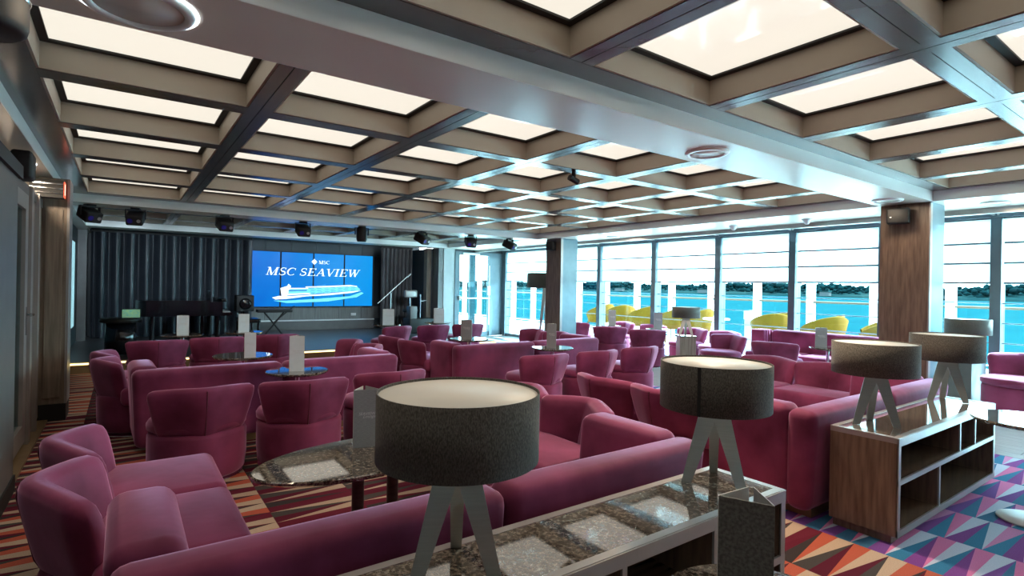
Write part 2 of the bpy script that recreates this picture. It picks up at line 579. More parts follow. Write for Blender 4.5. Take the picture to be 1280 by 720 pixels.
# ------------------------------------------------------------------ ceiling
ce = box('ceiling', 'blackmatt', (-1.6, XR + 0.1, YB, YS, 2.75, 2.85))
tag(ce, 'coffered ceiling of dark bronze beams around backlit panels', 'ceiling', kind='structure')


def grid(xe, ye, lit=True, solid=False):
    """xe / ye: lists of (start, end) openings."""
    for (y0, y1) in ye:
        for (x0, x1) in xe:
            w, d = x1 - x0, y1 - y0
            key = (round(w, 3), round(d, 3), lit)
            if key not in grid.cache:
                h = 0.135
                mb = MB()
                t = 0.012
                for (a, b_, c, e) in ((0, w, 0, t), (0, w, d - t, d), (0, t, t, d - t), (w - t, w, t, d - t)):
                    mb.box(a, b_, c, e, 0.0, h)
                rv = MB()  # ring coloured black in lit bays as the shadow gap round the panel
                q = 0.05
                for (a, b_, c, e) in ((0, w, 0, q), (0, w, d - q, d), (0, q, q, d - q), (w - q, w, q, d - q)):
                    rv.box(a, b_, c, e, h, h + 0.01)
                pn = MB().box(q - .006, w - q + .006, q - .006, d - q + .006, h + 0.012, h + 0.03)
                grid.cache[key] = (mesh_of(mb, 'coffer', 'coffer'), mesh_of(rv, 'shadow_reveal', 'blackmatt' if lit else 'coffer'),
                                   mesh_of(pn, 'light_panel', 'panel' if lit else 'coffer'))
            a, b_, c = grid.cache[key]
            o = obj('coffer', a, ce, (x0, y0, ZB + 0.004))
            obj('shadow_reveal', b_, o)
            obj('light_panel' if lit else 'ceiling_panel', c, o)


grid.cache = {}


def ybeam(x, y0, y1, w=BW):
    for (a, b_) in ((x - w, x - 0.003), (x + 0.003, x + w)):
        box('coffer_beam', 'beam', (a, b_, y0, y1, ZB, ZB + 0.05), ce)


def xbeam(y, x0, x1, w=BW):
    for (a, b_) in ((y - w, y - 0.002), (y + 0.002, y + w)):
        box('cross_beam', 'beam', (x0, x1, a, b_, ZB, ZB + 0.05), ce)


XO = [(-0.371, BX[0] - BW)] + [(BX[k] + BW, BX[k + 1] - BW) for k in range(5)] + [(BX[5] + BW, 6.64)]
# main field
ry = [3.69, 4.83, 5.97, 7.11]
YO = [(2.60, ry[0] - BW)] + [(ry[k] + BW, ry[k + 1] - BW) for k in range(3)] + [(ry[3] + BW, 8.38)]
grid(XO, YO)
# near field
ny = [0.875, -0.14, -1.155]
YN = [(ny[0] + BW, 1.89), (ny[1] + BW, ny[0] - BW), (ny[2] + BW, ny[1] - BW)]
grid(XO, YN)
# bay above the stage front (unlit)
sy = [10.1, 11.2]
YM = [(9.05, sy[0] - BW), (sy[0] + BW, sy[1] - BW), (sy[1] + BW, 12.1)]
grid(XO, YM, lit=False)
for x in BX:
    ybeam(x, -1.3, 2.03)
    ybeam(x, 2.51, 8.55)
    ybeam(x, 9.0, 12.2)
edges = [-0.55] + BX + [6.71]
for y in ry + ny + sy:
    for k in range(len(edges) - 1):
        a = edges[k] + (BW if k else 0)
        b_ = edges[k + 1] - (BW if k + 1 < len(edges) - 1 else 0)
        xbeam(y, a, b_)
for (y0, y1) in ((1.89, 2.03), (2.51, 2.60), (8.38, 8.55), (9.0, 9.05), (12.1, 12.2), (-1.3, -1.225)):
    box('edge_trim', 'beam', (-0.55, 6.71, y0, y1, ZB - 0.001, ZB + 0.05), ce)
for (y0, y1) in ((-1.3, 2.03), (2.51, 8.55), (9.0, 12.2)):
    box('edge_trim', 'beam', (-0.55, -0.371, y0, y1, ZB - 0.002, ZB + 0.05), ce)
    box('edge_trim', 'beam', (6.64, 6.71, y0, y1, ZB - 0.002, ZB + 0.05), ce)


def soffit(n, a, label):
    x0, x1, y0, y1 = a
    o = MB().box(x0, x1, y0, y1, ZS, 2.74).build('trim_%d' % n, 'taupe')
    tag(o, label, 'ceiling beam', kind='structure')
    return o


def fascia(o, x0, x1, y0, y1):
    box('fascia', 'soffit', (x0, x1, y0, y1, ZS + 0.001, 2.42), o)  # paler than the underside in place of light on these faces


s1 = soffit(1, (-0.56, 6.72, 2.035, 2.505), 'wide taupe cross beam spanning the lounge to the wood column')
fascia(s1, -0.55, 6.71, 2.03, 2.035)
fascia(s1, -0.55, 6.71, 2.505, 2.51)
s2 = soffit(2, (-1.6, -0.555, YB, YS), 'taupe ceiling strip along the left door wall')
fascia(s2, -0.555, -0.55, -1.3, 2.03)
fascia(s2, -0.555, -0.55, 2.51, 8.55)
fascia(s2, -0.555, -0.55, 9.0, 12.2)
s3 = soffit(3, (-0.555, 6.715, 8.555, 8.995), 'ceiling beam carrying the black stage spotlights')
fascia(s3, -0.55, 6.71, 8.55, 8.555)
fascia(s3, -0.55, 6.71, 8.995, 9.0)
s4 = soffit(4, (-0.555, 6.715, 12.205, 12.7), 'ceiling beam directly above the stage curtains')
fascia(s4, -0.55, 6.71, 12.2, 12.205)
s5 = soffit(5, (6.715, 7.62, YB, 12.4), 'pale ceiling strip along the window wall')
for (a, b_) in ((-1.3, 2.03), (2.51, 8.55), (9.0, 12.2)):
    fascia(s5, 6.71, 6.715, a, b_)
s6 = soffit(6, (-0.555, 6.715, YB, -1.3), 'ceiling strip behind the viewer')
pel = thing('trim_7', 'stepped pelmet and recess over the windows', 'pelmet', kind='structure')
box('pelmet_board', 'greytrim', (7.62, 7.70, YB, 12.4, 2.235, 2.74), pel)
box('recess_top', 'slatelight', (7.70, XR + .1, YB, 12.4, 2.44, 2.74), pel)
box('pelmet_rail', 'white', (8.0, 8.06, YB, 12.4, 2.33, 2.44), pel)
box('window_head', 'frame', (8.50, 8.72, YB, 12.4, 2.285, 2.44), pel)

# ------------------------------------------------------------------ walls
# left wall with door
wl_ = thing('wall_left', 'left wall of grey panels and wood beside the door', 'wall', kind='structure')
box('wall_panel', 'greywall', (-0.9, -0.55, YB, 4.62, 0.10, 1.98), wl_)
box('skirting', 'blackmatt', (-0.9, -0.54, YB, 4.63, 0.0, 0.10), wl_)
box('header', 'blackmatt', (-0.9, -0.53, YB, 4.66, 1.98, 2.06), wl_)
box('lintel', 'greywall', (-0.9, -0.62, 4.66, 6.68, 2.0, 2.08), wl_)
box('wall_back', 'greywall', (-1.3, -0.9, YB, 9.85, 0, ZS), wl_)
box('wood_pier', 'wood2', (-0.9, -0.44, 6.70, 7.05, 0.16, ZS), wl_)
box('pier_panel', 'wood2', (-0.60, -0.475, 6.685, 6.70, 0.22, 2.0), wl_)
box('pier_edge', 'greytrim', (-0.445, -0.425, 6.69, 7.05, 0.16, ZS), wl_)
box('pier_skirting', 'blackmatt', (-0.9, -0.43, 6.68, 7.06, 0.0, 0.16), wl_)
box('wood_panel', 'wood2', (-0.9, -0.66, 7.05, 9.85, 0.12, ZS), wl_)
box('skirting', 'blackmatt', (-0.9, -0.65, 7.06, 9.82, 0.0, 0.12), wl_)
ws = thing('wall_stage_left', 'slate side wall of the stage with a lit blue strip', 'wall', kind='structure')
box('wall_panel', 'slate', (-1.3, -0.72, 9.85, YS, 0.16, ZS), ws)
box('wall_post', 'slatelight', (-0.74, -0.62, 9.86, 9.95, 0.16, ZS), ws)
box('light_strip', M['slit'], (-0.73, -0.712, 11.9, 12.5, 0.5, 2.0), ws)
box('wall_post', 'greywall', (-0.74, -0.58, 13.3, 13.45, 0.16, ZS), ws)
d1 = thing('door_1', 'grey framed glass door with lever handle in the left wall', 'door', kind='structure')
box('door_frame', 'greytrim', (-0.70, -0.60, 4.66, 4.78, 0.0, 2.08), d1)
box('door_frame', 'greytrim', (-0.70, -0.60, 4.90, 4.99, 0.0, 2.08), d1)
box('side_glass', 'doorglass', (-0.68, -0.67, 4.78, 4.90, 0.0, 2.08), d1)
leaf = thing('door_leaf', '', '')
del leaf['label'], leaf['category']
leaf.parent = d1
box('stile', 'greytrim', (-0.68, -0.62, 5.00, 5.12, 0.05, 2.0), leaf)
box('stile', 'greytrim', (-0.68, -0.62, 5.62, 5.76, 0.05, 2.0), leaf)
box('rail', 'greytrim', (-0.68, -0.62, 5.12, 5.62, 0.05, 0.2), leaf)
box('rail', 'greytrim', (-0.68, -0.62, 5.12, 5.62, 1.88, 2.0), leaf)
box('pane', 'doorglass', (-0.655, -0.645, 5.12, 5.62, 0.2, 1.88), leaf)
hd = MB()
hd.tube((-0.62, 5.69, 1.06), (-0.57, 5.69, 1.06), 0.011)
hd.tube((-0.575, 5.70, 1.06), (-0.575, 5.57, 1.06), 0.010)
hd.box(-0.62, -0.612, 5.67, 5.71, 0.9, 1.12)
hd.build('handle', 'chrome', leaf)
box('door_frame', 'greytrim', (-0.70, -0.60, 5.77, 5.88, 0.0, 2.08), d1)
box('side_panel', 'wood2', (-0.70, -0.63, 5.88, 6.68, 0.05, 2.08), d1)
box('frame_strip', 'greytrim', (-0.70, -0.60, 6.22, 6.30, 0.0, 2.08), d1)
box('threshold', 'gold', (-0.72, -0.56, 4.66, 6.68, 0.0, 0.02), d1)
box('backing', 'slate', (-0.9, -0.72, 4.66, 6.68, 0.0, 2.08), d1)

# stage back wall with separate oak panels
wb = thing('wall_stage', 'stage back wall of grey oak panels under the video wall', 'wall', kind='structure')
box('wall_core', 'slate', (-1.3, 6.9, YS, YS + 0.15, 0.0, 2.75), wb)
for i in range(6):
    x0 = 2.2 + i * 0.6
    box('oak_panel', 'greyoak', (x0 + .004, x0 + .596, YS - 0.03, YS, 0.42, 0.74), wb)
    box('oak_panel', 'slate', (x0 + .004, x0 + .596, YS - 0.03, YS, 2.10, 2.6), wb)
box('ledge', 'white', (2.2, 5.55, YS - 0.09, YS, 0.385, 0.415), wb)
box('ledge_base', 'greywall', (2.2, 5.55, YS - 0.07, YS, 0.16, 0.385), wb)
sk = MB().rbox(4.92, 5.06, YS - .045, YS - .03, .50, .57, .006, 2)
sk.build('socket', 'socket', wb)
we = thing('wall_end', 'grey end wall between the stage and the glass door', 'wall', kind='structure')
box('niche_side', 'slate', (6.5, 6.62, 12.75, YS, 0.16, ZS), we)
box('column_panel', 'wood2', (6.38, 6.50, 12.72, 12.9, 0.16, ZS), we)
box('wall_panel', 'greywall', (6.55, 6.68, 12.41, 12.75, 0.0, ZS), we)
box('wall_panel', 'slatelight', (6.70, 7.02, 12.40, 12.5, 0.0, ZS), we)
box('wall_head', 'slate', (6.70, XR + .1, 12.42, 12.55, 2.22, 2.75), we)
box('wall_panel', 'frame', (8.18, 8.52, 12.40, 12.55, 0.0, 2.24), we)
# rear wall, out of sight behind the camera
wr = box('wall_rear', 'greywall', (-1.3, XR + .1, YB - .15, YB, 0, 2.75))
tag(wr, 'plain grey wall closing the lounge behind the viewer', 'wall', kind='structure')

# glass door in the end wall
d2 = thing('door_2', 'glass deck door with a push bar beside the stage', 'door', kind='structure')
box('door_frame', 'frame', (7.02, 7.16, 12.38, 12.52, 0, 2.24), d2)
box('door_frame', 'frame', (8.10, 8.20, 12.38, 12.52, 0, 2.24), d2)
box('door_frame', 'frame', (7.16, 8.10, 12.38, 12.52, 2.16, 2.24), d2)
box('door_frame', 'frame', (7.16, 8.10, 12.40, 12.50, 0.0, 0.12), d2)
box('pane', 'doorglass', (7.16, 8.10, 12.44, 12.45, 0.12, 2.16), d2)
box('mullion', 'frame', (7.62, 7.78, 12.60, 12.70, 0.0, 2.2), d2)
pb = MB()
pb.tube((7.16, 12.33, 1.02), (8.08, 12.33, 1.02), 0.018)
pb.tube((8.06, 12.34, 0.3), (8.06, 12.34, 1.9), 0.014)
pb.box(8.03, 8.09, 12.32, 12.38, 1.1, 1.35)
pb.box(7.12, 7.18, 12.32, 12.38, 0.96, 1.08)
pb.build('push_bar', 'white', d2)
box('door_closer', 'white', (7.25, 7.75, 12.34, 12.38, 2.17, 2.21), d2)

# ------------------------------------------------------------------ columns
def column(n, x0, x1, y0, y1, label):
    c = thing('trim_%d' % n, label, 'column', kind='structure')
    box('core', 'wood', (x0, x1 - 0.02, y0, y1, 0.0, ZS), c)
    box('steel_facing', 'frame', (x0 + 0.05, x1, y0 - 0.012, y0, 0.0, ZS - .002), c)
    box('corner_strip', 'greytrim', (x0 - 0.004, x0 + 0.05, y0 - 0.014, y0, 0.0, ZS - .004), c)
    box('skirting', 'blackmatt', (x0 - .01, x1, y0 - .016, y1 + .01, 0.0, 0.1), c)
    return c


M['bluesteel'] = mat('blue_grey_facing', (0.15, 0.25, 0.30), 0.35, metal=0.2, c2=(0.13, 0.22, 0.27))
M['frame_keep'] = M['frame']
M['frame'] = M['bluesteel']
column(8, 6.72, 7.12, 2.06, 2.50, 'walnut clad square column near the right foreground lamps')
column(9, 6.86, 7.28, 8.00, 8.44, 'walnut clad square column beside the tall floor lamp')
M['frame'] = M['frame_keep']

# ------------------------------------------------------------------ windows
mull = [12.30, 10.30, 8.654, 7.131, 5.706, 4.392, 3.14, 1.942, 0.70, -0.6, -1.9]
RODS = [2.22, 1.98, 1.737, 1.25, 1.01, 0.77, 0.53, 0.28]
ordn = ['first', 'second', 'third', 'fourth', 'fifth', 'sixth', 'seventh', 'eighth', 'ninth', 'tenth']
for i in range(len(mull) - 1):
    y1, y0 = mull[i], mull[i + 1]
    w = thing('window_%d' % (i + 1), '%s floor to ceiling window bay counting from the glass door' % ordn[i], 'window', kind='structure')
    fw = 0.052
    box('mullion', 'frame', (8.52, 8.70, y0 - fw, y0 + fw, 0.0, 2.30), w)
    if i == 0:
        box('mullion', 'frame', (8.52, 8.70, y1 - fw, y1 + .1, 0.0, 2.30), w)
    box('sill', 'frame', (8.56, 8.70, y0 + fw, y1 - fw, 0.0, 0.07), w)
    box('head', 'frame', (8.58, 8.68, y0 + fw, y1 - fw, 2.27, 2.30), w)
    box('pane', 'glass', (8.645, 8.652, y0 + fw, y1 - fw, 0.07, 2.27), w)
    for z in RODS[3:]:
        MB().tube((8.60, y0 + fw, z), (8.60, y1 - fw, z), 0.008, 6).build('rod', 'frame', w)
    br = MB()
    br.tube((8.56, y0, 2.30), (8.1, y0 + .16, 2.42), 0.012, 6)
    br.tube((8.56, y0, 2.30), (8.1, y0 - .16, 2.42), 0.012, 6)
    br.build('bracket', 'greytrim', w)
    b = thing('roller_blind', 'white roller blind half lowered on the %s window from the glass door' % ordn[i], 'blind',
              (8.585, (y0 + y1) / 2, 1.495), group='white roller blinds')
    hw = (y1 - y0) / 2 - fw - 0.012
    for (z0, z1) in ((0.012, 0.236), (0.248, 0.479), (0.491, 0.775)):
        box('fabric', 'blind', (-0.002, 0.002, -hw, hw, z0, z1), b)
    for z in (0.0, 0.242, 0.485):
        MB().tube((0, -hw, z), (0, hw, z), 0.014, 6).build('bottom_bar' if z == 0 else 'stiffener', 'frame', b)

# ------------------------------------------------------------------ outside
dk = MB().box(XR + .05, 13.0, -6, 26, -0.1, -0.02).build('floor_deck', 'deck')
tag(dk, 'pale open deck outside the windows', 'deck', kind='structure')
dk2 = MB().box(-4, XR + .05, 14.6, 26, -0.1, -0.02).build('floor_deck', 'deck')
tag(dk2, 'pale open deck beyond the glass door', 'deck', kind='structure')
rl = thing('ship_railing', 'white ship railing with teak handrail beyond the windows', 'railing')
MB().rbox(12.44, 12.60, -6, 25.4, 1.10, 1.145, 0.015, 2).build('handrail', 'teak', rl)
for k in range(25):
    y = 3.471 - 1.262 * 6 + 1.262 * k
    box('post', 'white', (12.42, 12.56, y - .07, y + .07, -0.02, 2.9), rl)
for z in (0.10,):
    MB().tube((12.5, -6, z), (12.5, 25.4, z), 0.012, 6).build('rail_wire', 'white', rl)
sea = MB().box(13, 5200, -3500, 6500, -9.4, -9.0).build('sea', 'sea')
tag(sea, 'blue green harbour water beyond the railing', 'sea', kind='structure')
ld = MB()
rr = random.Random(3)
pts = []
for k in range(60):
    y = -300 + k * 50
    pts.append((1150 + rr.uniform(-30, 30), y))
for k in range(59):
    (xa, ya), (xb, yb) = pts[k], pts[k + 1]
    ha, hb = 13 + 3 * math.sin(k * .7), 13 + 3 * math.sin((k + 1) * .7)
    ld.add([(xa, ya, -9), (xb, yb, -9), (xb + 6, yb, -5), (xa + 6, ya, -5), (xa + 300, ya, ha + 2), (xb + 300, yb, hb + 2), (xa + 300, ya, -9), (xb + 300, yb, -9)],
           [(0, 3, 2, 1), (3, 4, 5, 2), (4, 6, 7, 5)])
ld = ld.build('shore', 'land')
tag(ld, 'low far shore across the harbour water', 'shore', kind='structure')
tr = MB()
for k in range(5000):
    y = rr.uniform(-250, 2600)
    big = 0.55 + 0.45 * math.sin(y * 0.011) + rr.uniform(-.2, .3)
    big = max(big, 0.15)
    x = 1190 + rr.uniform(0, 200)
    r_ = 2.6 + 3.2 * big * rr.uniform(.5, 1.3)
    zb_ = rr.uniform(-6, 9 + 11 * big)
    bm = bmesh.new()
    bmesh.ops.create_icosphere(bm, subdivisions=1, radius=1)
    for v in bm.verts:
        j = 1 + rr.uniform(-.18, .18)
        v.co = Vector((x + v.co.x * r_ * j, y + v.co.y * r_ * 1.25 * j, zb_ + v.co.z * r_ * .95 * j))
    tr.add([v.co[:] for v in bm.verts], [[v.index for v in f.verts] for f in bm.faces], True)
    bm.free()
tr = tr.build('tree_line', 'trees')
tag(tr, 'hazy line of trees along the far shore', 'trees', kind='stuff')
for k in range(9):
    y = 60 + k * 260 + rr.uniform(-60, 60)
    ww, hh = rr.uniform(14, 34), rr.uniform(5, 9)
    x = 1158
    h = thing('shore_house', 'small pale house standing among the far shore trees', 'house', (x, y, -6.5), group='far shore houses')
    box('walls', 'house', (-5, 5, -ww / 2, ww / 2, 0, hh), h)
    MB().prism([(-ww / 2 - 1, hh), (ww / 2 + 1, hh), (ww / 2 - 3, hh + 2.5), (-ww / 2 + 3, hh + 2.5)], -5.5, 5.5, 'x').build('roof', 'land', h)


# yellow deck chairs
def yellow_chair():
    t = thing('deck_chair', 'x', 'chair')
    mb = MB()
    n = 22
    a0, a1 = R(-205), R(25)
    vs = []
    for i in range(n + 1):
        a = a0 + (a1 - a0) * i / n
        u = abs(i / n - .5) * 2
        zt = 0.80 - 0.24 * u ** 1.6
        for (rr_, z) in ((.29, .38), (.36, zt), (.345, zt + .012), (.325, zt), (.262, .38)):
            vs.append((rr_ * math.cos(a), rr_ * math.sin(a), z))
    fs = []
    for i in range(n):
        for q in range(4):
            fs.append((i * 5 + q, (i + 1) * 5 + q, (i + 1) * 5 + q + 1, i * 5 + q + 1))
    mb.add(vs, fs, True).build('shell', 'yellow', t)
    MB().lathe([(0.0, .34), (.27, .34), (.29, .37), (.29, .41), (.26, .43), (0, .43)], 20).build('seat', 'yellow', t)
    for (x, y) in ((.2, .2), (-.2, .2), (.2, -.2), (-.2, -.2)):
        MB().tube((x * 1.15, y * 1.15, -0.02), (x, y, .35), .016, 8).build('leg', 'yellow', t)
    return t


ordn2 = ['first', 'second', 'third', 'fourth', 'fifth', 'sixth', 'seventh', 'eighth', 'ninth', 'tenth', 'eleventh']
yc = yellow_chair()
ys = [(11.0, 10.3, 60), (11.0, 9.5, 75), (11.0, 8.7, 95), (11.0, 7.9, 80), (11.5, 6.3, 150), (10.7, 5.9, 40), (11.5, 5.3, 120), (10.7, 4.9, 60),
      (11.5, 4.3, 130), (10.7, 3.9, 70), (11.0, 11.1, 90)]
for i, (x, y, a) in enumerate(ys):
    o = yc if i == 0 else copy_tree(yc)
    o.location = (x, y, 0)
    o.rotation_euler.z = R(a - 90)
    o.scale = (1.12, 1.12, 1.12)
    o.location.z = .003
    k = sorted(ys, key=lambda q: -q[1] / q[0]).index((x, y, a))
    tag(o, 'yellow curved deck chair outside the windows, %s from the left' % ordn2[k], 'chair', group='yellow deck chairs outside')
dt = thing('deck_table', 'small white table between the yellow chairs on deck', 'table', (10.6, 7.1, -0.02))
MB().lathe([(0, .72), (.28, .72), (.28, .75), (0, .75)], 24).build('table_top', 'white', dt)
MB().tube((0, 0, 0), (0, 0, .72), .03).build('post', 'white', dt)
MB().lathe([(0, 0), (.2, 0), (.2, .02), (0, .02)], 20).build('base', 'white', dt)
pbx = thing('planter_box', 'white topped grey bin on the deck by the railing', 'bin', (11.6, 6.85, -0.02))
box('body', 'greytrim', (-.12, .12, -.12, .12, 0, .72), pbx)
box('lid', 'white', (-.13, .13, -.13, .13, .72, .92), pbx)


# ------------------------------------------------------------------ seating
def vpillow(L=0.345, t=0.115, hh=0.345, zc=0.485, flare=0.075, apex=-0.285):
    mb = MB()
    n, k = 30, 16
    c30, s30 = math.cos(R(30)), math.sin(R(30))
    rings = []
    for i in range(n + 1):
        e = -1 + 2 * i / n
        s_ = L * (abs(e) ** 0.9) * (1 if e >= 0 else -1)
        g = 0.0016
        x = s_ * c30
        y = apex + s30 * (math.sqrt(s_ * s_ + g) - math.sqrt(g))
        dy = s30 * s_ / math.sqrt(s_ * s_ + g)
        tx, ty = c30, dy
        l = math.hypot(tx, ty)
        nx, ny_ = ty / l, -tx / l
        q = max(0.0, (abs(s_) - (L - .055)) / .055)
        ke = math.sqrt(max(0.0, 1 - q * q))
        ring = []
        for j in range(k):
            a = 2 * PI * j / k
            ca, sa = math.cos(a), math.sin(a)
            ex = 2 / 3.4
            p = math.copysign(abs(ca) ** ex, ca) * t / 2 * (0.12 + .88 * ke)
            z = math.copysign(abs(sa) ** ex, sa) * hh / 2 * (0.72 + .28 * ke)
            fl_ = z / hh + .5
            sc = 0.90 + 0.13 * fl_
            off = p + flare * (fl_ - .6)
            zz = zc + z - 0.022 * (abs(s_) / L) ** 2 * fl_
            ring.append((x * sc + nx * off, y + ny_ * off, zz))
        rings.append(ring)
    vs = [p for r_ in rings for p in r_]
    fs = []
    for i in range(n):
        for j in range(k):
            j2 = (j + 1) % k
            fs.append((i * k + j, (i + 1) * k + j, (i + 1) * k + j2, i * k + j2))
    fs.append(tuple(range(k)))
    fs.append(tuple(range(n * k, n * k + k))[::-1])
    fs = [f[::-1] for f in fs]
    mb.add(vs, fs, True)
    return mb


def vseam(flare=0.075, t=0.115, apex=-0.285):
    mb = MB()
    last = None
    for i in range(9):
        f = 0.06 + 0.88 * i / 8
        z = .485 - .345 / 2 + .345 * f
        y = apex - t / 2 - flare * (f - .6) + 0.004 - (0 if 0 < i < 8 else -0.012)
        p = (0, y, z)
        if last:
            mb.tube(last, p, 0.0045, 5)
        last = p
    return mb


ME = {}
ME['backrest'] = mesh_of(vpillow(), 'backrest', 'velvet')
ME['seam'] = mesh_of(vseam(), 'back_seam', 'velvet_seam')
ME['drum'] = mesh_of(MB().lathe([(0, .035), (.275, .035), (.292, .05), (.302, .15), (.302, .31), (.292, .335), (.26, .345), (0, .345)], 32), 'base_drum', 'velvet')
ME['seat'] = mesh_of(MB().lathe([(0, .335), (.27, .335), (.302, .355), (.305, .385), (.29, .412), (.25, .424), (0, .432)], 32), 'seat', 'velvet')
ME['disc'] = mesh_of(MB().lathe([(0, 0), (.285, 0), (.29, .006), (.285, .012), (.1, .018), (.1, .036), (0, .036)], 32), 'swivel_base', 'chrome')


def tub_chair():
    t = thing('tub_chair', 'x', 'chair')
    bk = obj('backrest', ME['backrest'], t)
    obj('back_seam', ME['seam'], bk)
    obj('seat', ME['seat'], t, (0, 0.02, 0))
    obj('base_drum', ME['drum'], t)
    obj('swivel_base', ME['disc'], t, (0, 0.03, 0))
    return t


tub = tub_chair()
first = [True]


def place_chair(x, y, rz, label, group, sc=1.0):
    o = tub if first[0] else copy_tree(tub)
    first[0] = False
    o.location = (x, y, 0)
    o.rotation_euler.z = R(rz)
    o.scale = (sc, sc, sc)
    tag(o, label, 'chair', group)
    return o


gA = 'three chairs in front of the nearest back-turned sofa'
place_chair(0.44, 4.34, 2, 'plum velvet tub chair seen from behind, left of the three past the oval table', gA)
place_chair(1.11, 4.30, -4, 'plum velvet tub chair seen from behind, middle of the three past the oval table', gA)
place_chair(1.78, 4.36, 3, 'plum velvet tub chair just above the large front lamp shade', gA)
gD = 'three chairs nearest the piano'
place_chair(0.34, 7.75, 0, 'tub chair left of three in front of the grand piano', gD)
place_chair(0.99, 7.90, -3, 'tub chair middle of three in front of the grand piano', gD)
place_chair(1.67, 8.02, 2, 'tub chair right of three in front of the video wall left edge', gD)
gE = 'three chairs by the small round table in mid room'
place_chair(3.62, 4.62, -2, 'tub chair left of the three below the mid room round table', gE)
place_chair(4.38, 4.62, 2, 'tub chair middle of the three below the mid room round table', gE)
place_chair(5.14, 4.66, 0, 'tub chair right of the three, beside the second foreground lamp', gE)
gH = 'three chairs before the mic stand and deck door'
place_chair(3.70, 8.72, 20, 'tub chair in front of the boom microphone stand', gH)
place_chair(4.45, 8.75, 0, 'tub chair in front of the grey wall strip beside the stage', gH)
place_chair(5.20, 8.80, -5, 'tub chair directly in front of the glass deck door', gH)
gG = 'chairs at the window tables'
place_chair(7.66, 8.36, -60, 'tub chair half hidden behind the far walnut column', gG)
place_chair(7.40, 7.18, -48, 'tub chair seen from behind, just right of the far column', gG)
place_chair(7.50, 6.38, -50, 'tub chair seen from behind, left of the small console with a lamp', gG)
gW = 'chairs with their backs to the windows'
place_chair(8.27, 7.84, 92, 'dark tub chair against the window behind the left grey menu card', gW)
place_chair(8.27, 7.04, 92, 'dark tub chair against the window behind the right grey menu card', gW)
place_chair(8.27, 6.14, 92, 'dark tub chair against the window behind the small lamp', gW)
place_chair(8.17, 5.44, 84, 'lilac lit tub chair facing in, right of the small console', gW)
place_chair(7.56, 4.97, 88, 'lilac lit tub chair facing in, beside the window banquette', gW)
place_chair(7.50, 4.03, -78, 'single tub chair facing the window banquette', 'chair facing the banquette')
place_chair(8.05, 1.62, 86, 'sunlit tub chair at the right edge beside the window console', 'chairs at the right edge', 1.06)
place_chair(8.10, 0.92, 92, 'sunlit tub chair at the far right edge, half out of view', 'chairs at the right edge', 1.06)


def booth(label, loc, rz=0, W_=2.2):
    t = thing('booth_sofa', label, 'sofa', loc, R(rz), 'u shaped velvet booth sofas')
    T_, z0, z1 = 0.17, 0.05, 0.655
    h = W_ / 2
    # long back in two upholstered halves, top leaning outwards
    for (a, b_) in ((-.05, h - 0.002), (h + 0.002, W_ + .05)):
        MB().rbox(a, b_, 0.03, T_ + .01, z0, z1, 0.055, 4, top=(0 if a > 0 else -.03, 0 if b_ < W_ else .03, -.045, -.02)).build('back_panel', 'velvet', t)
    # flat wings
    for s_ in (0, 1):
        x0, x1 = (-.05, .125) if s_ == 0 else (W_ - .125, W_ + .05)
        MB().rbox(x0, x1, T_ - .02, 0.70, z0, z1 + .015, 0.055, 4, top=((-.035, -.02, 0, -.03) if s_ == 0 else (.02, .035, 0, -.03))).build('wing_panel', 'velvet', t)
    # bench
    MB().rbox(.10, W_ - .10, T_ - .02, 0.60, 0.06, 0.29, .02, 2).build('bench_base', 'velvet', t)
    for (a, b_) in ((.115, h - .003), (h + .003, W_ - .115)):
        MB().rbox(a, b_, T_ - .01, 0.63, .275, .42, .04, 4, puff=.012).build('seat_cushion', 'velvet', t)
    box('plinth', 'gold', (0.05, W_ - .05, .06, .56, 0, .06), t)
    # tub modules on both sides
    for s_ in (0, 1):
        for k, yy in enumerate((0.98, 1.57)):
            xx = 0.02 if s_ == 0 else W_ - 0.02
            rz_ = -PI / 2 if s_ == 0 else PI / 2
            bk = obj('tub_back', ME['backrest'], t, (xx, yy, 0), rz_)
            obj('back_seam', ME['seam'], bk)
            obj('tub_base', ME['drum'], t, (xx, yy, 0))
            obj('swivel_base', ME['disc'], t, (xx, yy, 0))
            q = (-.12, .36) if s_ == 0 else (W_ - .36, W_ + .12)
            ya, yb = (0.70, 1.275) if k == 0 else (1.28, 1.86)
            if k == 0:
                ya = 0.64
            MB().rbox(q[0], q[1], ya, yb, .275, .425, .045, 4, puff=.012).build('seat_cushion', 'velvet', t)
            bx_ = (.0, .33) if s_ == 0 else (W_ - .33, W_)
            MB().rbox(bx_[0], bx_[1], ya + .02, yb - .02, .05, .29, .02, 2).build('seat_base', 'velvet', t)
    return t


booth('plum velvet booth sofa nearest the camera around the oval marble table', (0.05, 1.51, 0), W_=2.07)
booth('plum velvet booth sofa beyond the walnut console with two lamps', (3.31, 1.53, 0), W_=2.1)
booth('plum velvet booth sofa left of centre, back turned, facing the piano', (0.14, 4.98, 0), 2.0, W_=2.03)
booth('plum velvet booth sofa in mid room, back turned, below the far column', (3.19, 5.40, 0), 2.0, W_=2.18)

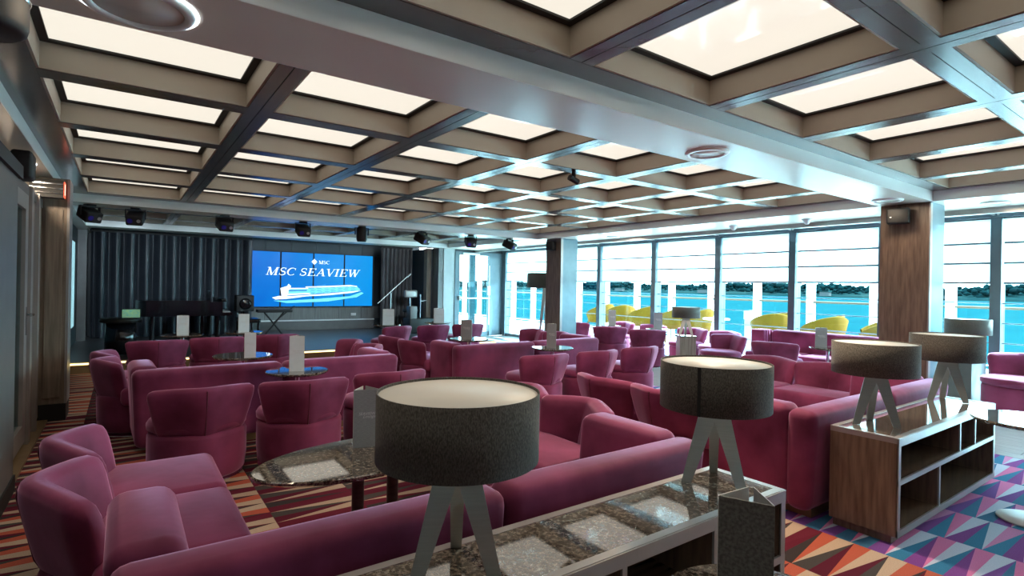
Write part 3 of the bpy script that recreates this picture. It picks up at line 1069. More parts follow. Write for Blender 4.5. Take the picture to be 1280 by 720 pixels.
# window banquette
bq = thing('window_banquette', 'long lilac lit banquette with its back against the windows', 'sofa', (8.5, 2.75, 0))
MB().rbox(-.16, .0, 0, 1.86, .05, .745, .05, 4).build('back_panel', 'velvet', bq)
for k in range(3):
    MB().rbox(-.62, -.14, .01 + k * .62, .61 + k * .62, .28, .43, .04, 3, puff=.01).build('seat_cushion', 'velvet', bq)
MB().rbox(-.60, -.02, .02, 1.84, .06, .29, .02, 2).build('bench_base', 'velvet', bq)
for k in range(4):
    MB().rbox(-.36 + k * .07, -.305 + k * .07, 1.86 + .0 * k, 2.08, .36, .745, .026, 3).build('wing_fold', 'velvet', bq)
MB().rbox(-.5, .0, 1.86, 2.10, .06, .40, .03, 2).build('wing_base', 'velvet', bq)
box('plinth', 'gold', (-.56, -.04, .04, 2.06, 0, .06), bq)


# ------------------------------------------------------------------ tables
def round_table(label, x, y, r=0.27, z=0.62, group='small round marble tables', sx=1.0, rz=0):
    t = thing('round_table', label, 'table', (x, y, 0), R(rz), group)
    MB().lathe([(0, z - .022), (r - .012, z - .022), (r, z - .012), (r, z - .004), (r - .004, z), (0, z)], 40, sx=sx, smooth=False).build('table_top', 'marble', t)
    MB().lathe([(0, z - .03), (r - .06, z - .03), (r - .05, z - .023), (0, z - .023)], 32, sx=sx).build('under_plate', 'blackmatt', t)
    MB().tube((0, 0, .015), (0, 0, z - .03), .022, 14).build('post', 'chrome', t)
    MB().lathe([(0, 0), (.155, 0), (.16, .006), (.155, .012), (.03, .02), (0, .02)], 32).build('base_disc', 'white', t)
    return t


ov = thing('oval_table', 'oval dark marble table inside the nearest booth sofa', 'table', (0.90, 2.33, 0), R(6))
MB().lathe([(0, .575), (.25, .575), (.262, .585), (.262, .594), (.258, .598), (0, .598)], 48, sx=1.88, smooth=False).build('table_top', 'marble', ov)
MB().lathe([(0, .562), (.2, .562), (.21, .574), (0, .574)], 40, sx=1.8).build('under_plate', 'blackmatt', ov)
for s_ in (-1, 1):
    MB().tube((s_ * .12 if s_ > 0 else -.05, 0, .02), (s_ * .12 if s_ > 0 else -.05, 0, .565), .026, 16).build('post', 'wooddark', ov)
MB().lathe([(0, 0), (.2, 0), (.2, .015), (0, .02)], 32, sx=1.4).build('base_disc', 'chrome', ov)
round_table('round marble table with a pale menu card behind the left back-turned sofa', 1.19, 4.72, .245)
round_table('round marble table with a menu card in front of the far column', 4.25, 5.08, .25)
round_table('round marble table hidden inside the sofa facing the piano', 0.98, 5.95, .27)
round_table('round marble table nearest the piano', 0.66, 8.58, .25)
round_table('round marble table between the piano and the video wall', 1.44, 8.72, .25)
round_table('round marble table in front of the mic stand', 3.90, 9.35, .25)
round_table('round marble table in front of the dark stage niche', 5.02, 9.50, .25)
round_table('round marble table inside the mid room booth sofa', 3.90, 6.45, .27)
round_table('round marble table by the window behind the first chair right of the far column', 7.80, 7.56, .20)
round_table('round marble table by the window beside the small console', 8.00, 6.58, .20)
round_table('round marble table in front of the window banquette', 7.78, 3.50, .23, .60)
round_table('glossy round table cut by the right edge above the blue carpet', 4.44, 0.83, .29, .605)
nt_ = thing('round_table', 'round marble table at the bottom edge holding the large grey card', 'table', (1.235, 0.68, 0), 0, 'small round marble tables')
MB().lathe([(0, .565), (.245, .565), (.255, .575), (.255, .582), (.25, .585), (0, .585)], 40, smooth=False).build('table_top', 'marble', nt_)
MB().tube((0, 0, .015), (0, 0, .566), .022, 14).build('post', 'chrome', nt_)
MB().lathe([(0, 0), (.185, 0), (.185, .012), (0, .02)], 32).build('base_disc', 'chrome', nt_)


# ------------------------------------------------------------------ menu cards
def text_mesh(body, shear):
    if body not in text_mesh.cache:
        cu = bpy.data.curves.new('lettering', 'FONT')
        cu.body = body
        cu.size = 1.0
        cu.shear = shear
        cu.align_x = 'CENTER'
        cu.resolution_u = 2
        o = bpy.data.objects.new('lettering_tmp', cu)
        C.objects.link(o)
        bpy.context.view_layer.update()
        me = bpy.data.meshes.new_from_object(o.evaluated_get(bpy.context.evaluated_depsgraph_get()))
        bpy.data.objects.remove(o)
        bpy.data.curves.remove(cu)
        me.materials.clear()
        me.materials.append(M['ink'])
        text_mesh.cache[body] = me
    return text_mesh.cache[body]


text_mesh.cache = {}


def card(label, x, y, z, rz, w=0.095, h=0.27, inkz=None, split=R(62)):
    fm = 'cardlit' if 'pale' in label else ('carddark' if 'large' in label else 'card')
    t = thing('menu_card', label, 'menu card', (x, y, z), R(rz), 'folded menu cards on the tables')
    th = 0.0022
    # front panel faces -y, two flaps fold behind it into a triangular stand
    MB().box(-w / 2, w / 2, 0, th, 0, h).build('front_panel', fm, t)
    for s_ in (-1, 1):
        f = MB().box(0, w * .96, 0, th, 0, h).build('side_flap', 'cardwhite' if s_ < 0 else 'card', t, (s_ * w / 2, 0.001, 0))
        f.rotation_euler.z = (PI - split) if s_ > 0 else split
        if s_ > 0:
            f.location.y = 0.004
    if inkz:
        for body, size, shear, dx, dz in (('SEAVIEW', .16, 0, .02, .56), ('Lounge', .17, .4, .1, .51)):
            o = obj('lettering', text_mesh(body, shear), t, (w * dx, -0.0008, h * dz))
            o.scale = (w * size,) * 3
            o.rotation_euler = (PI / 2, 0, 0)
    return t


card('silver grey folded menu card on the oval marble table', 0.92, 2.42, .598, -14, .115, .265, True)
card('pale menu card on the round table behind the left back-turned sofa', 1.17, 4.66, .62, -20, .115, .29, True)
card('menu card seen edge on, on the round table before the far column', 4.19, 5.03, .62, -62, .12, .29, True)
card('pale menu card sticking up behind the left booth sofa back', 1.00, 5.70, .62, -15, .10, .24, True)
card('pale menu card in front of the grand piano', .66, 8.5, .62, -5, .14, .26, True)
card('pale menu card in front of the black speaker beside the piano', 1.43, 8.66, .62, -8, .14, .26, True)
card('pale menu card in front of the mic stand', 3.90, 9.27, .62, -25, .20, .28, True)
card('pale menu card in front of the dark stage niche', 5.00, 9.42, .62, -28, .20, .28, True)
card('dark menu card in front of the chair by the deck door', 3.82, 6.40, .62, -60, .17, .26, True)
card('dark grey menu card against the windows right of the far column', 7.80, 7.52, .62, -45, .14, .30, True)
card('dark grey menu card against the windows left of the small lamp', 8.0, 6.56, .62, -48, .15, .30, True)
card('dark menu card in front of the window banquette', 7.76, 3.58, .60, -60, .14, .26, True)
card('large grey linen textured card at the bottom edge in front', 1.232, 0.735, .586, -66, .125, .256)


# ------------------------------------------------------------------ lamps
def lamp(label, x, y, z, rz, sc=1.0, rs=0.228, tall=1.0, seam_a=None, grp='table lamps with drum shades'):
    t = thing('table_lamp' if tall == 1.0 else 'floor_lamp', label, 'lamp', (x, y, z), R(rz), grp)
    hb = 0.295 * tall
    hs = 0.185 * (1 if tall == 1 else 1.7)
    r = rs
    # inverted V front plate
    wt, wb_, sp_ = .052, .038, .102 * (1 if tall == 1 else 1.4)
    pts = [(-wt, hb + .01), (-sp_ - wb_ / 2, 0), (-sp_ + wb_ / 2, 0), (0, hb * .84), (sp_ - wb_ / 2, 0), (sp_ + wb_ / 2, 0), (wt, hb + .01)]
    mb = MB()
    mb.prism(pts[:4] + [pts[6]], -.052, -.046, 'y')
    lv = mb.build('front_leg', 'steel', t)
    mb = MB()
    mb.prism([pts[3], pts[4], pts[5], pts[6]], -.052, -.046, 'y')
    mb.build('front_leg', 'steel', t)
    # tilt the plate so its feet spread forward
    for o in t.children:
        for v in o.data.vertices:
            v.co.y -= (hb - v.co.z) / hb * .03
    rl_ = MB().add([(-.022, -.045, hb), (.022, -.045, hb), (.022, .03, hb), (-.022, .03, hb),
                    (-.016, .085, 0), (.016, .085, 0), (.016, .115, 0), (-.016, .115, 0)],
                   [(0, 1, 2, 3), (4, 7, 6, 5), (0, 4, 5, 1), (1, 5, 6, 2), (2, 6, 7, 3), (3, 7, 4, 0)])
    rl_.build('rear_leg', 'steel', t)
    MB().tube((0, 0, hb - .02), (0, 0, hb + hs * .6), .012, 10).build('stem', 'steel', t)
    sh = MB().lathe([(r - .004, hb), (r, hb), (r, hb + hs), (r - .004, hb + hs), (r - .004, hb)], 56).build('shade', 'linen', t)
    MB().lathe([(0, hb + hs - .012), (r - .005, hb + hs - .012), (r - .005, hb + hs - .007), (0, hb + hs - .007)], 48).build('diffuser', 'diffuser', sh)
    MB().lathe([(0, hb + .012), (r - .005, hb + .012), (r - .005, hb + .016), (0, hb + .016)], 48).build('lower_diffuser', 'diffuser', sh)
    if seam_a is not None:
        a = R(seam_a)
        q = MB()
        q.box(-.006, .006, r - .001, r + .003, hb, hb + hs)
        o = q.build('shade_slit', 'blackmatt', sh)
        o.rotation_euler.z = a
    o = t
    o.scale = (sc, sc, sc)
    return t


ZC = 0.578
lamp('large charcoal drum lamp nearest the camera on the front marble console', 0.765, 1.315, ZC, -30, rs=.225)
lamp('charcoal drum lamp with a dark slit at the right end of the front console', 1.97, 1.32, ZC, -56, rs=.216, seam_a=165)
lamp('charcoal drum lamp at the left end of the walnut console', 3.63, 1.37, ZC, -58, rs=.222)
lamp('charcoal drum lamp at the right end of the walnut console', 4.90, 1.385, ZC, -64, rs=.222)
lamp('small backlit lamp on the console beside the windows', 8.30, 2.14, ZC, -70)
lamp('small grey lamp on the far console by the window chairs', 7.735, 5.76, ZC, -50)
lamp('tall floor lamp half hidden behind the far walnut column', 7.35, 9.05, 0, -40, 1.0, rs=.40, tall=4.5, grp='floor lamps')


# ------------------------------------------------------------------ consoles
def console(name, label, loc, Wd, D, H, layout, rz=0):
    """local x along the front, front faces -y."""
    t = thing(name, label, 'console', loc, R(rz))
    e = 0.03
    box('side_panel', 'wood', (0, e, 0, D, .05, H - .03), t)
    box('side_panel', 'wood', (Wd - e, Wd, 0, D, .05, H - .03), t)
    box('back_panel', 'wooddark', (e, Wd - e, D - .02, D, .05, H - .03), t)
    box('plinth', 'wood', (.03, Wd - .03, .035, D - .01, 0, .05), t)
    zs = layout['z']
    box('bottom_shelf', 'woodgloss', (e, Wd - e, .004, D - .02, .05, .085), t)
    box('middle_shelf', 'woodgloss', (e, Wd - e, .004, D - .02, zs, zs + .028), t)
    for (z0, z1) in ((.05, .085), (zs, zs + .028), (H - .045, H - .002)):
        box('front_edge', 'greytrim', (0, Wd, -.006, .004, z0, z1), t)
    for x in (0, Wd - e):
        box('front_edge', 'greytrim', (x, x + e, -.005, .004, .05, H - .04), t)
    for x in layout['up']:
        d = box('divider', 'wood', (x, x + .02, .006, D - .02, zs + .028, H - .03), t)
        box('divider_edge', 'greytrim', (x, x + .02, -.003, .006, zs + .028, H - .045), d)
    for x in layout['low']:
        d = box('divider', 'wood', (x, x + .02, .006, D - .02, .085, zs), t)
        box('divider_edge', 'greytrim', (x, x + .02, -.003, .006, .085, zs), d)
    box('top_frame', 'greytrim', (0, Wd, 0, .03, H - .03, H), t)
    box('top_frame', 'greytrim', (0, Wd, D - .03, D, H - .03, H), t)
    box('top_frame', 'greytrim', (0, .03, .03, D - .03, H - .03, H), t)
    box('top_frame', 'greytrim', (Wd - .03, Wd, .03, D - .03, H - .03, H), t)
    box('marble_top', 'marble', (.03, Wd - .03, .03, D - .03, H - .03, H - .001), t)
    return t


console('display_console', 'marble topped console under the nearest lamps in the foreground', (0.35, 1.10, 0), 1.76, .33, ZC,
        dict(z=.30, up=[.85, 1.30], low=[.62]))
console('display_console', 'walnut open shelf console standing on the blue carpet with two lamps', (3.36, 1.15, 0), 1.72, .34, ZC,
        dict(z=.325, up=[.98, 1.28], low=[.62]))
cw = thing('side_console', 'grey boxy console by the windows at the right edge', 'console', (7.92, 2.0, 0))
box('body', 'greywall', (0, .54, 0, .30, .04, ZC - .02), cw)
box('marble_top', 'marble', (-.005, .545, -.005, .305, ZC - .02, ZC), cw)
box('plinth', 'blackmatt', (.02, .52, .02, .28, 0, .04), cw)
cb = thing('side_console', 'small taupe console with a lamp among the window chairs', 'console', (7.54, 5.72, 0), R(-40))
box('body', 'wood2', (0, .26, 0, .30, .04, ZC - .02), cb)
box('marble_top', 'marble', (-.005, .265, -.005, .305, ZC - .02, ZC), cb)
box('plinth', 'blackmatt', (.02, .24, .02, .28, 0, .04), cb)

# ------------------------------------------------------------------ video wall
SX0, SX1, SZ0, SZ1, SY = 2.34, 5.47, 0.745, 2.105, 14.10
vw = thing('video_wall', 'blue four panel video wall showing a cruise ship and its name', 'screen', (SX0, SY, SZ0))
pwid = (SX1 - SX0) / 4
hgt = SZ1 - SZ0
for k in range(4):
    d = box('display', 'blackmatt', (k * pwid + .003, (k + 1) * pwid - .003, 0, .08, 0, hgt), vw)
    MB().box(k * pwid + .019, (k + 1) * pwid - .019, -.004, 0.0, .014, hgt - .014).build('picture', 'screen', d)
box('mount', 'blackmatt', (.1, SX1 - SX0 - .1, .08, .12, .1, hgt - .1), vw)


def stroke(mb, pts, wid, y):
    """ribbon through pts with widths wid (lists), in the x z plane."""
    L_, Rr = [], []
    n = len(pts)
    for i, (x, z) in enumerate(pts):
        a = pts[max(0, i - 1)]
        b_ = pts[min(n - 1, i + 1)]
        dx, dz = b_[0] - a[0], b_[1] - a[1]
        l = math.hypot(dx, dz) or 1
        nx, nz = -dz / l, dx / l
        w_ = wid[i] / 2
        L_.append((x + nx * w_, y, z + nz * w_))
        Rr.append((x - nx * w_, y, z - nz * w_))
    mb.add(L_ + Rr, [(i, i + 1, n + i + 1, n + i) for i in range(n - 1)])


def poly(mb, pts, y):
    mb.add([(p[0], y, p[1]) for p in pts], [tuple(range(len(pts)))])


def glyph(ch):
    """serif capital in a unit-height box: list of polygons, list of strokes, advance."""
    P, St = [], []
    th, tn, sf = .15, .05, .035

    def stem(x, w, z0=0, z1=1):
        P.append([(x - w / 2, z0), (x + w / 2, z0), (x + w / 2, z1), (x - w / 2, z1)])

    def diag(x0, z0, x1, z1, w):
        P.append([(x0 - w / 2, z0), (x0 + w / 2, z0), (x1 + w / 2, z1), (x1 - w / 2, z1)])

    def serif(x, z, w=.3):
        P.append([(x - w / 2, z), (x + w / 2, z), (x + w / 2, z + sf), (x - w / 2, z + sf)])
    if ch == 'I':
        stem(.2, th)
        serif(.2, 0, .36)
        serif(.2, 1 - sf, .36)
        return P, St, .4
    if ch == 'E':
        stem(.2, th)
        P.append([(.05, 0), (.72, 0), (.72, sf + .01), (.05, sf + .01)])
        P.append([(.05, 1 - sf - .01), (.70, 1 - sf - .01), (.70, 1), (.05, 1)])
        P.append([(.2, .49), (.52, .49), (.52, .53), (.2, .53)])
        P.append([(.67, 0), (.72, 0), (.76, .22), (.72, .22)])
        P.append([(.66, .80), (.70, .80), (.70, 1), (.65, 1)])
        P.append([(.49, .40), (.53, .40), (.53, .62), (.49, .62)])
        return P, St, .78
    if ch == 'M':
        stem(.17, tn + .01)
        stem(.86, th)
        diag(.52, 0, .20, 1, th)
        diag(.52, 0, .84, 1, tn)
        serif(.17, 0, .28)
        serif(.86, 0, .34)
        serif(.14, 1 - sf, .26)
        serif(.90, 1 - sf, .26)
        return P, St, 1.05
    if ch == 'A':
        diag(.10, 0, .42, 1, tn)
        diag(.72, 0, .42, 1, th)
        P.append([(.2, .32), (.62, .32), (.62, .37), (.2, .37)])
        serif(.10, 0, .26)
        serif(.72, 0, .34)
        return P, St, .84
    if ch == 'V':
        diag(.42, 0, .12, 1, th)
        diag(.42, 0, .72, 1, tn)
        serif(.12, 1 - sf, .34)
        serif(.72, 1 - sf, .26)
        return P, St, .80
    if ch == 'W':
        for (x0, x1, w_) in ((.36, .12, th), (.36, .60, tn), (.80, .56, th), (.80, 1.04, tn)):
            diag(x0, 0, x1, 1, w_)
        serif(.12, 1 - sf, .30)
        serif(.58, 1 - sf, .30)
        serif(1.04, 1 - sf, .24)
        return P, St, 1.12
    if ch == 'C':
        pts, wd = [], []
        for i in range(19):
            a = R(48 + 268 * i / 18)
            pts.append((.42 + .36 * math.cos(a), .5 + .48 * math.sin(a)))
            wd.append(.045 + .115 * abs(math.cos(a)) ** 1.5 * (1 if math.cos(a) < 0 else .25))
        St.append((pts, wd))
        P.append([(.66, .70), (.70, .70), (.70, .97), (.66, .92)])
        return P, St, .80
    if ch == 'S':
        pts, wd = [], []
        for i in range(12):
            a = R(40 + 215 * i / 11)
            pts.append((.32 + .22 * math.cos(a), .745 + .235 * math.sin(a)))
            wd.append(.05 + .06 * i / 11)
        for i in range(1, 13):
            a = R(75 - 230 * i / 12)
            pts.append((.32 + .24 * math.cos(a), .255 + .24 * math.sin(a)))
            wd.append(.14 - .09 * i / 12)
        St.append((pts, wd))
        P.append([(.49, .72), (.53, .72), (.53, .98), (.50, .98)])
        P.append([(.06, .02), (.10, .02), (.11, .30), (.07, .30)])
        return P, St, .64
    return P, St, .24


def lettering(txt, x, z, h, y, parent, shear=0.0, wx=1.0, track=.06):
    mb = MB()
    cx = 0
    for ch in txt:
        P, St, adv = glyph(ch)
        f = lambda p: (x + (cx + p[0]) * h * wx + shear * p[1] * h, z + p[1] * h)
        for q in P:
            poly(mb, [f(p) for p in q], y)
        for pts, wd in St:
            stroke(mb, [f(p) for p in pts], [w_ * h * (wx * .5 + .5) for w_ in wd], y)
        cx += adv + track
    return mb.build('lettering', 'gloss_blue', parent), cx * h * wx


Wv = SX1 - SX0
lettering('MSC SEAVIEW', Wv * .138, hgt * .575, hgt * .135, -.0075, vw, shear=.30, wx=1.43)
lettering('MSC', Wv * .54, hgt * .80, hgt * .062, -.0075, vw, wx=1.25)
# compass star emblem
em = MB()
ex, ez, er = Wv * .505, hgt * .835, hgt * .062
for k in range(8):
    a = k * PI / 4
    rr_ = er * (1.0 if k % 2 == 0 else .72)
    w_ = er * .30
    p = [(ex + math.cos(a) * rr_, ez + math.sin(a) * rr_), (ex + math.cos(a + PI / 4) * w_ * .9, ez + math.sin(a + PI / 4) * w_ * .9), (ex, ez),
         (ex + math.cos(a - PI / 4) * w_ * .9, ez + math.sin(a - PI / 4) * w_ * .9)]
    poly(em, p, -.0075)
for k in range(24):
    a, b_ = 2 * PI * k / 24, 2 * PI * (k + 1) / 24
    poly(em, [(ex + math.cos(a) * er * .56, ez + math.sin(a) * er * .56), (ex + math.cos(b_) * er * .56, ez + math.sin(b_) * er * .56),
              (ex + math.cos(b_) * er * .64, ez + math.sin(b_) * er * .64), (ex + math.cos(a) * er * .64, ez + math.sin(a) * er * .64)], -.0075)
em.build('emblem', 'gloss_blue', vw)
# the ship picture
sh = MB()


def pv(u, v):
    return (Wv * u, hgt * (1 - v))


def ppoly(mb, uv, y):
    poly(mb, [pv(*p) for p in uv], y)


ppoly(sh, [(.19, .83), (.215, .865), (.30, .855), (.45, .805), (.62, .785), (.82, .735), (.90, .69), (.82, .705), (.55, .765), (.34, .80), (.24, .80)], -.0060)
ppoly(sh, [(.25, .66), (.30, .62), (.31, .58), (.33, .62), (.30, .80), (.26, .80)], -.0060)
ppoly(sh, [(.30, .655), (.46, .65), (.46, .668), (.30, .675)], -.0060)
ppoly(sh, [(.44, .625), (.56, .615), (.80, .585), (.86, .60), (.86, .615), (.74, .615), (.60, .635), (.44, .645)], -.0060)
ppoly(sh, [(.30, .76), (.48, .745), (.48, .765), (.30, .785)], -.0062)
sh.build('ship_hull', 'gloss_blue', vw)
s2_ = MB()
ppoly(s2_, [(.29, .66), (.46, .66), (.62, .625), (.80, .60), (.86, .61), (.89, .67), (.86, .70), (.55, .755), (.30, .79)], -.0052)
ppoly(s2_, [(.20, .885), (.30, .885), (.55, .85), (.80, .80), (.90, .72), (.92, .74), (.86, .82), (.62, .90), (.30, .93)], -.0048)
s2_.build('ship_superstructure', 'ship_cyan', vw)
s3_ = MB()
ppoly(s3_, [(.31, .69), (.45, .685), (.45, .71), (.31, .72)], -.0068)
ppoly(s3_, [(.52, .75), (.59, .735), (.59, .75), (.52, .765)], -.0068)
ppoly(s3_, [(.62, .735), (.74, .71), (.74, .72), (.62, .745)], -.0068)
ppoly(s3_, [(.53, .60), (.60, .585), (.60, .595), (.53, .61)], -.0068)
for k in range(5):
    v0 = .665 + k * .022
    for j in range(7):
        u0 = .47 + j * .055 + (k % 2) * .01
        ppoly(s3_, [(u0, v0 - j * .009), (u0 + .04, v0 - .006 - j * .009), (u0 + .04, v0 + .001 - j * .009), (u0, v0 + .007 - j * .009)], -.0066)
s3_.build('ship_windows', 'ship_dark', vw)


# ------------------------------------------------------------------ curtains
def curtain(label, x0, x1, y, z0, z1, m, folds, amp=.07):
    n = folds * 12
    mb = MB()
    vs = []
    rq = random.Random(folds)
    ph = [rq.uniform(-.6, .6) for _ in range(folds + 2)]
    for zi in range(6):
        v = zi / 5
        z = z0 + (z1 - z0) * v
        for i in range(n + 1):
            u = i / n * folds
            k = int(u)
            w_ = amp * (1.0 - .35 * v) * (math.sin(2 * PI * u + ph[k] * math.sin(PI * (u - k)) ** 2) + .25 * math.sin(4 * PI * u + ph[k]))
            vs.append((x0 + (x1 - x0) * i / n + .02 * math.sin(2 * PI * u + 1), y + w_, z))
    fs = []
    for zi in range(5):
        for i in range(n):
            fs.append((zi * (n + 1) + i, zi * (n + 1) + i + 1, (zi + 1) * (n + 1) + i + 1, (zi + 1) * (n + 1) + i))
    mb.add(vs, fs, True)
    t = thing('stage_curtain', label, 'curtain', (0, 0, 0))
    mb.build('cloth', m, t)
    box('track', 'blackmatt', (x0, x1, y - .04, y + .04, z1, z1 + .05), t)
    return t


curtain('dark blue pleated stage curtain behind the grand piano', -0.55, 2.40, 13.72, .17, 2.30, 'curtain', 12, .10)
curtain('grey pleated stage curtain right of the video wall', 5.52, 6.42, 13.72, .17, 2.30, 'curtain2', 8, .05)

# ------------------------------------------------------------------ stage things
ZG = 0.16
pn = thing('grand_piano', 'black grand piano in front of the dark stage curtain', 'piano', (0.98, 12.2, ZG), R(90))
out = [(-.72, -.55), (.62, -.55), (.70, -.45), (.70, .05), (.55, .25), (.30, .40), (.05, .62), (-.2, .78), (-.5, .80), (-.70, .65)]
MB().prism(out, .54, .80).build('case', 'black', pn)
lid = MB().prism([(x * 1.01, y) for x, y in out[2:]] + [(-.72, -.35)], .80, .825).build('lid', 'black', pn)
MB().rbox(-.68, .66, -.62, -.54, .80, .86, .01, 2).build('fallboard', 'black', pn)
box('keyboard', 'greytrim', (-.60, .58, -.70, -.56, .60, .62), pn)
box('keybed', 'black', (-.70, .68, -.72, -.55, .54, .60), pn)
MB().prism([(-.30, .825), (.30, .825), (.26, 1.0), (-.26, 1.0)], -.40, -.385, 'y').build('music_stand', 'black', pn)
for (x, y) in ((-.6, -.48), (.58, -.48), (-.35, .55)):
    MB().tube((x, y, 0), (x, y, .55), .035, 12, .055).build('leg', 'black', pn)
MB().box(-.06, .06, -.30, -.26, .05, .55).build('pedal_lyre', 'black', pn)
pbn = thing('piano_bench', 'black bench under the keyboard of the grand piano', 'bench', (2.0, 11.7, ZG), R(90))
MB().rbox(-.38, .38, -.17, .17, .40, .48, .02, 2).build('seat', 'black', pbn)
for (x, y) in ((-.33, -.13), (.33, -.13), (-.33, .13), (.33, .13)):
    MB().tube((x, y, 0), (x, y, .41), .02, 8).build('leg', 'black', pbn)
spk = thing('stage_speaker', 'black box loudspeaker on a stand beside the video wall', 'speaker', (2.10, 12.75, ZG))
MB().rbox(-.17, .17, -.16, .16, .56, .90, .015, 2).build('cabinet', 'blackmatt', spk)
MB().lathe([(0, 0), (.11, 0), (.12, .01), (.08, .012), (0, .02)], 24).build('cone', 'black', spk, (0, -.165, .72)).rotation_euler.x = PI / 2
MB().tube((0, 0, .02), (0, 0, .56), .02).build('stand_pole', 'blackmatt', spk)
MB().lathe([(0, 0), (.2, 0), (.2, .02), (0, .02)], 20).build('stand_base', 'blackmatt', spk)
kb = thing('keyboard_stand', 'black keyboard on a folding stand below the screen corner', 'keyboard', (2.74, 12.9, ZG))
MB().rbox(-.36, .36, -.12, .12, .52, .59, .012, 2).build('keyboard', 'blackmatt', kb)
MB().tube((-.2, 0, 0), (.2, 0, .52), .018).build('leg', 'blackmatt', kb)
MB().tube((.2, .03, 0), (-.2, .03, .52), .018).build('leg', 'blackmatt', kb)
MB().tube((.0, 0, .3), (.42, -.02, .66), .012).build('arm', 'blackmatt', kb)
tb = thing('control_desk', 'small black round topped desk with a glowing tablet left on stage', 'desk', (-.02, 10.75, ZG))
MB().lathe([(0, .50), (.27, .50), (.29, .53), (.28, .57), (0, .57)], 28).build('top', 'blackmatt', tb)
MB().lathe([(0, 0), (.22, 0), (.20, .50), (0, .50)], 24).build('body', 'black', tb)
tb2 = MB().rbox(.0, .26, -.10, -.085, .57, .72, .006, 2).build('tablet', 'blackmatt', tb)
MB().box(.012, .248, -.1015, -.0995, .58, .71).build('tablet_screen', 'greenscr', tb2)
mc = thing('microphone_stand', 'chrome boom microphone stand before the grey curtain', 'microphone stand', (5.35, 12.6, ZG))
MB().tube((0, 0, .02), (0, 0, .98), .014).build('pole', 'steel', mc)
MB().tube((-.33, 0, .72), (.42, 0, 1.38), .011).build('boom', 'steel', mc)
MB().tube((.42, 0, 1.38), (.52, 0, 1.46), .022).build('microphone', 'greytrim', mc)
MB().lathe([(0, 0), (.14, 0), (.14, .02), (0, .03)], 20).build('base', 'blackmatt', mc)
dr = thing('equipment_stool', 'grey backed stool with a chrome pole in the stage corner', 'stool', (6.02, 12.9, ZG))
MB().rbox(-.18, .18, -.05, .05, .85, 1.05, .045, 4).build('backrest', 'greytrim', dr)
MB().lathe([(0, .48), (.18, .48), (.2, .52), (.18, .56), (0, .56)], 24).build('seat', 'blackmatt', dr)
MB().tube((0, 0, 0), (0, 0, .5), .02).build('pole', 'chrome', dr)
MB().tube((0, .02, .5), (0, .04, .9), .014).build('back_pole', 'chrome', dr)
MB().lathe([(0, 0), (.2, 0), (.2, .02), (0, .03)], 20).build('base', 'chrome', dr)
rk = thing('equipment_rack', 'low black equipment case with a small lamp in the stage corner', 'case', (5.98, 12.35, ZG))
MB().rbox(-.32, .32, -.2, .2, 0, .36, .015, 2).build('case', 'blackmatt', rk)
MB().tube((.22, -.201, .22), (.22, -.206, .22), .012).build('lamp', 'ring', rk)
MB().rbox(-.28, -.10, -.14, .1, .36, .66, .01, 2).build('amplifier', 'greywall', rk)
MB().tube((.05, 0, .36), (.05, 0, .95), .014).build('pole', 'chrome', rk)
MB().tube((.05, 0, .78), (.2, 0, .80), .012).build('arm', 'chrome', rk)

# ------------------------------------------------------------------ ceiling fittings
def downlight(label, x, y, r=.15, lit=False, watt=7):
    t = thing('ceiling_speaker', label, 'ceiling fitting', (x, y, ZS), group='round fittings under the ceiling beams')
    MB().lathe([(r * .80, -.002), (r * .80, -.016), (r * .96, -.016), (r, -.006), (r, 0)], 40).build('ring', 'soffit', t)
    MB().lathe([(0, -.010), (r * .79, -.010), (r * .79, -.006), (0, -.006)], 36).build('grille', 'taupe', t)
    if lit:
        MB().lathe([(r, -.001), (r + .012, -.001), (r + .012, -.004), (r, -.004)], 40).build('lit_edge', 'ring', t)
    ld_ = bpy.data.lights.new('downlight_bulb', 'AREA')
    ld_.shape = 'DISK'
    ld_.size = r * 1.5
    ld_.energy = watt
    ld_.color = (1.0, 0.80, 0.58)
    lo = bpy.data.objects.new('downlight_bulb', ld_)
    C.objects.link(lo)
    lo.parent = t
    lo.location = (0, 0, -.02)
    return t


downlight('large round ceiling fitting above the left end of the cross beam', 0.03, 2.28, .17, True, 1.2)
downlight('round ceiling fitting at mid span of the cross beam', 3.25, 2.27, .145, watt=16)
downlight('round ceiling fitting at the column end of the cross beam', 6.30, 2.29, .14, watt=1.5)
downlight('round lit ceiling fitting above the left door', -0.78, 5.98, .17, True, 8)
downlight('round ceiling fitting right of the near column', 7.22, 1.66, .12, watt=2)
downlight('round ceiling fitting on the window strip near the far column', 7.3, 7.05, .12)
for (x, y, lb) in ((7.25, 3.55, 'right'), (7.25, 4.6, 'left')):
    t = thing('smoke_detector', 'small white cone detector under the window strip, the %s one' % lb, 'detector', (x, y, ZS))
    MB().lathe([(0, -.07), (.02, -.065), (.05, -.02), (.055, 0)], 20).build('cone', 'white', t)
    MB().lathe([(.055, -.008), (.065, -.008), (.065, 0)], 20).build('ring', 'white', t)


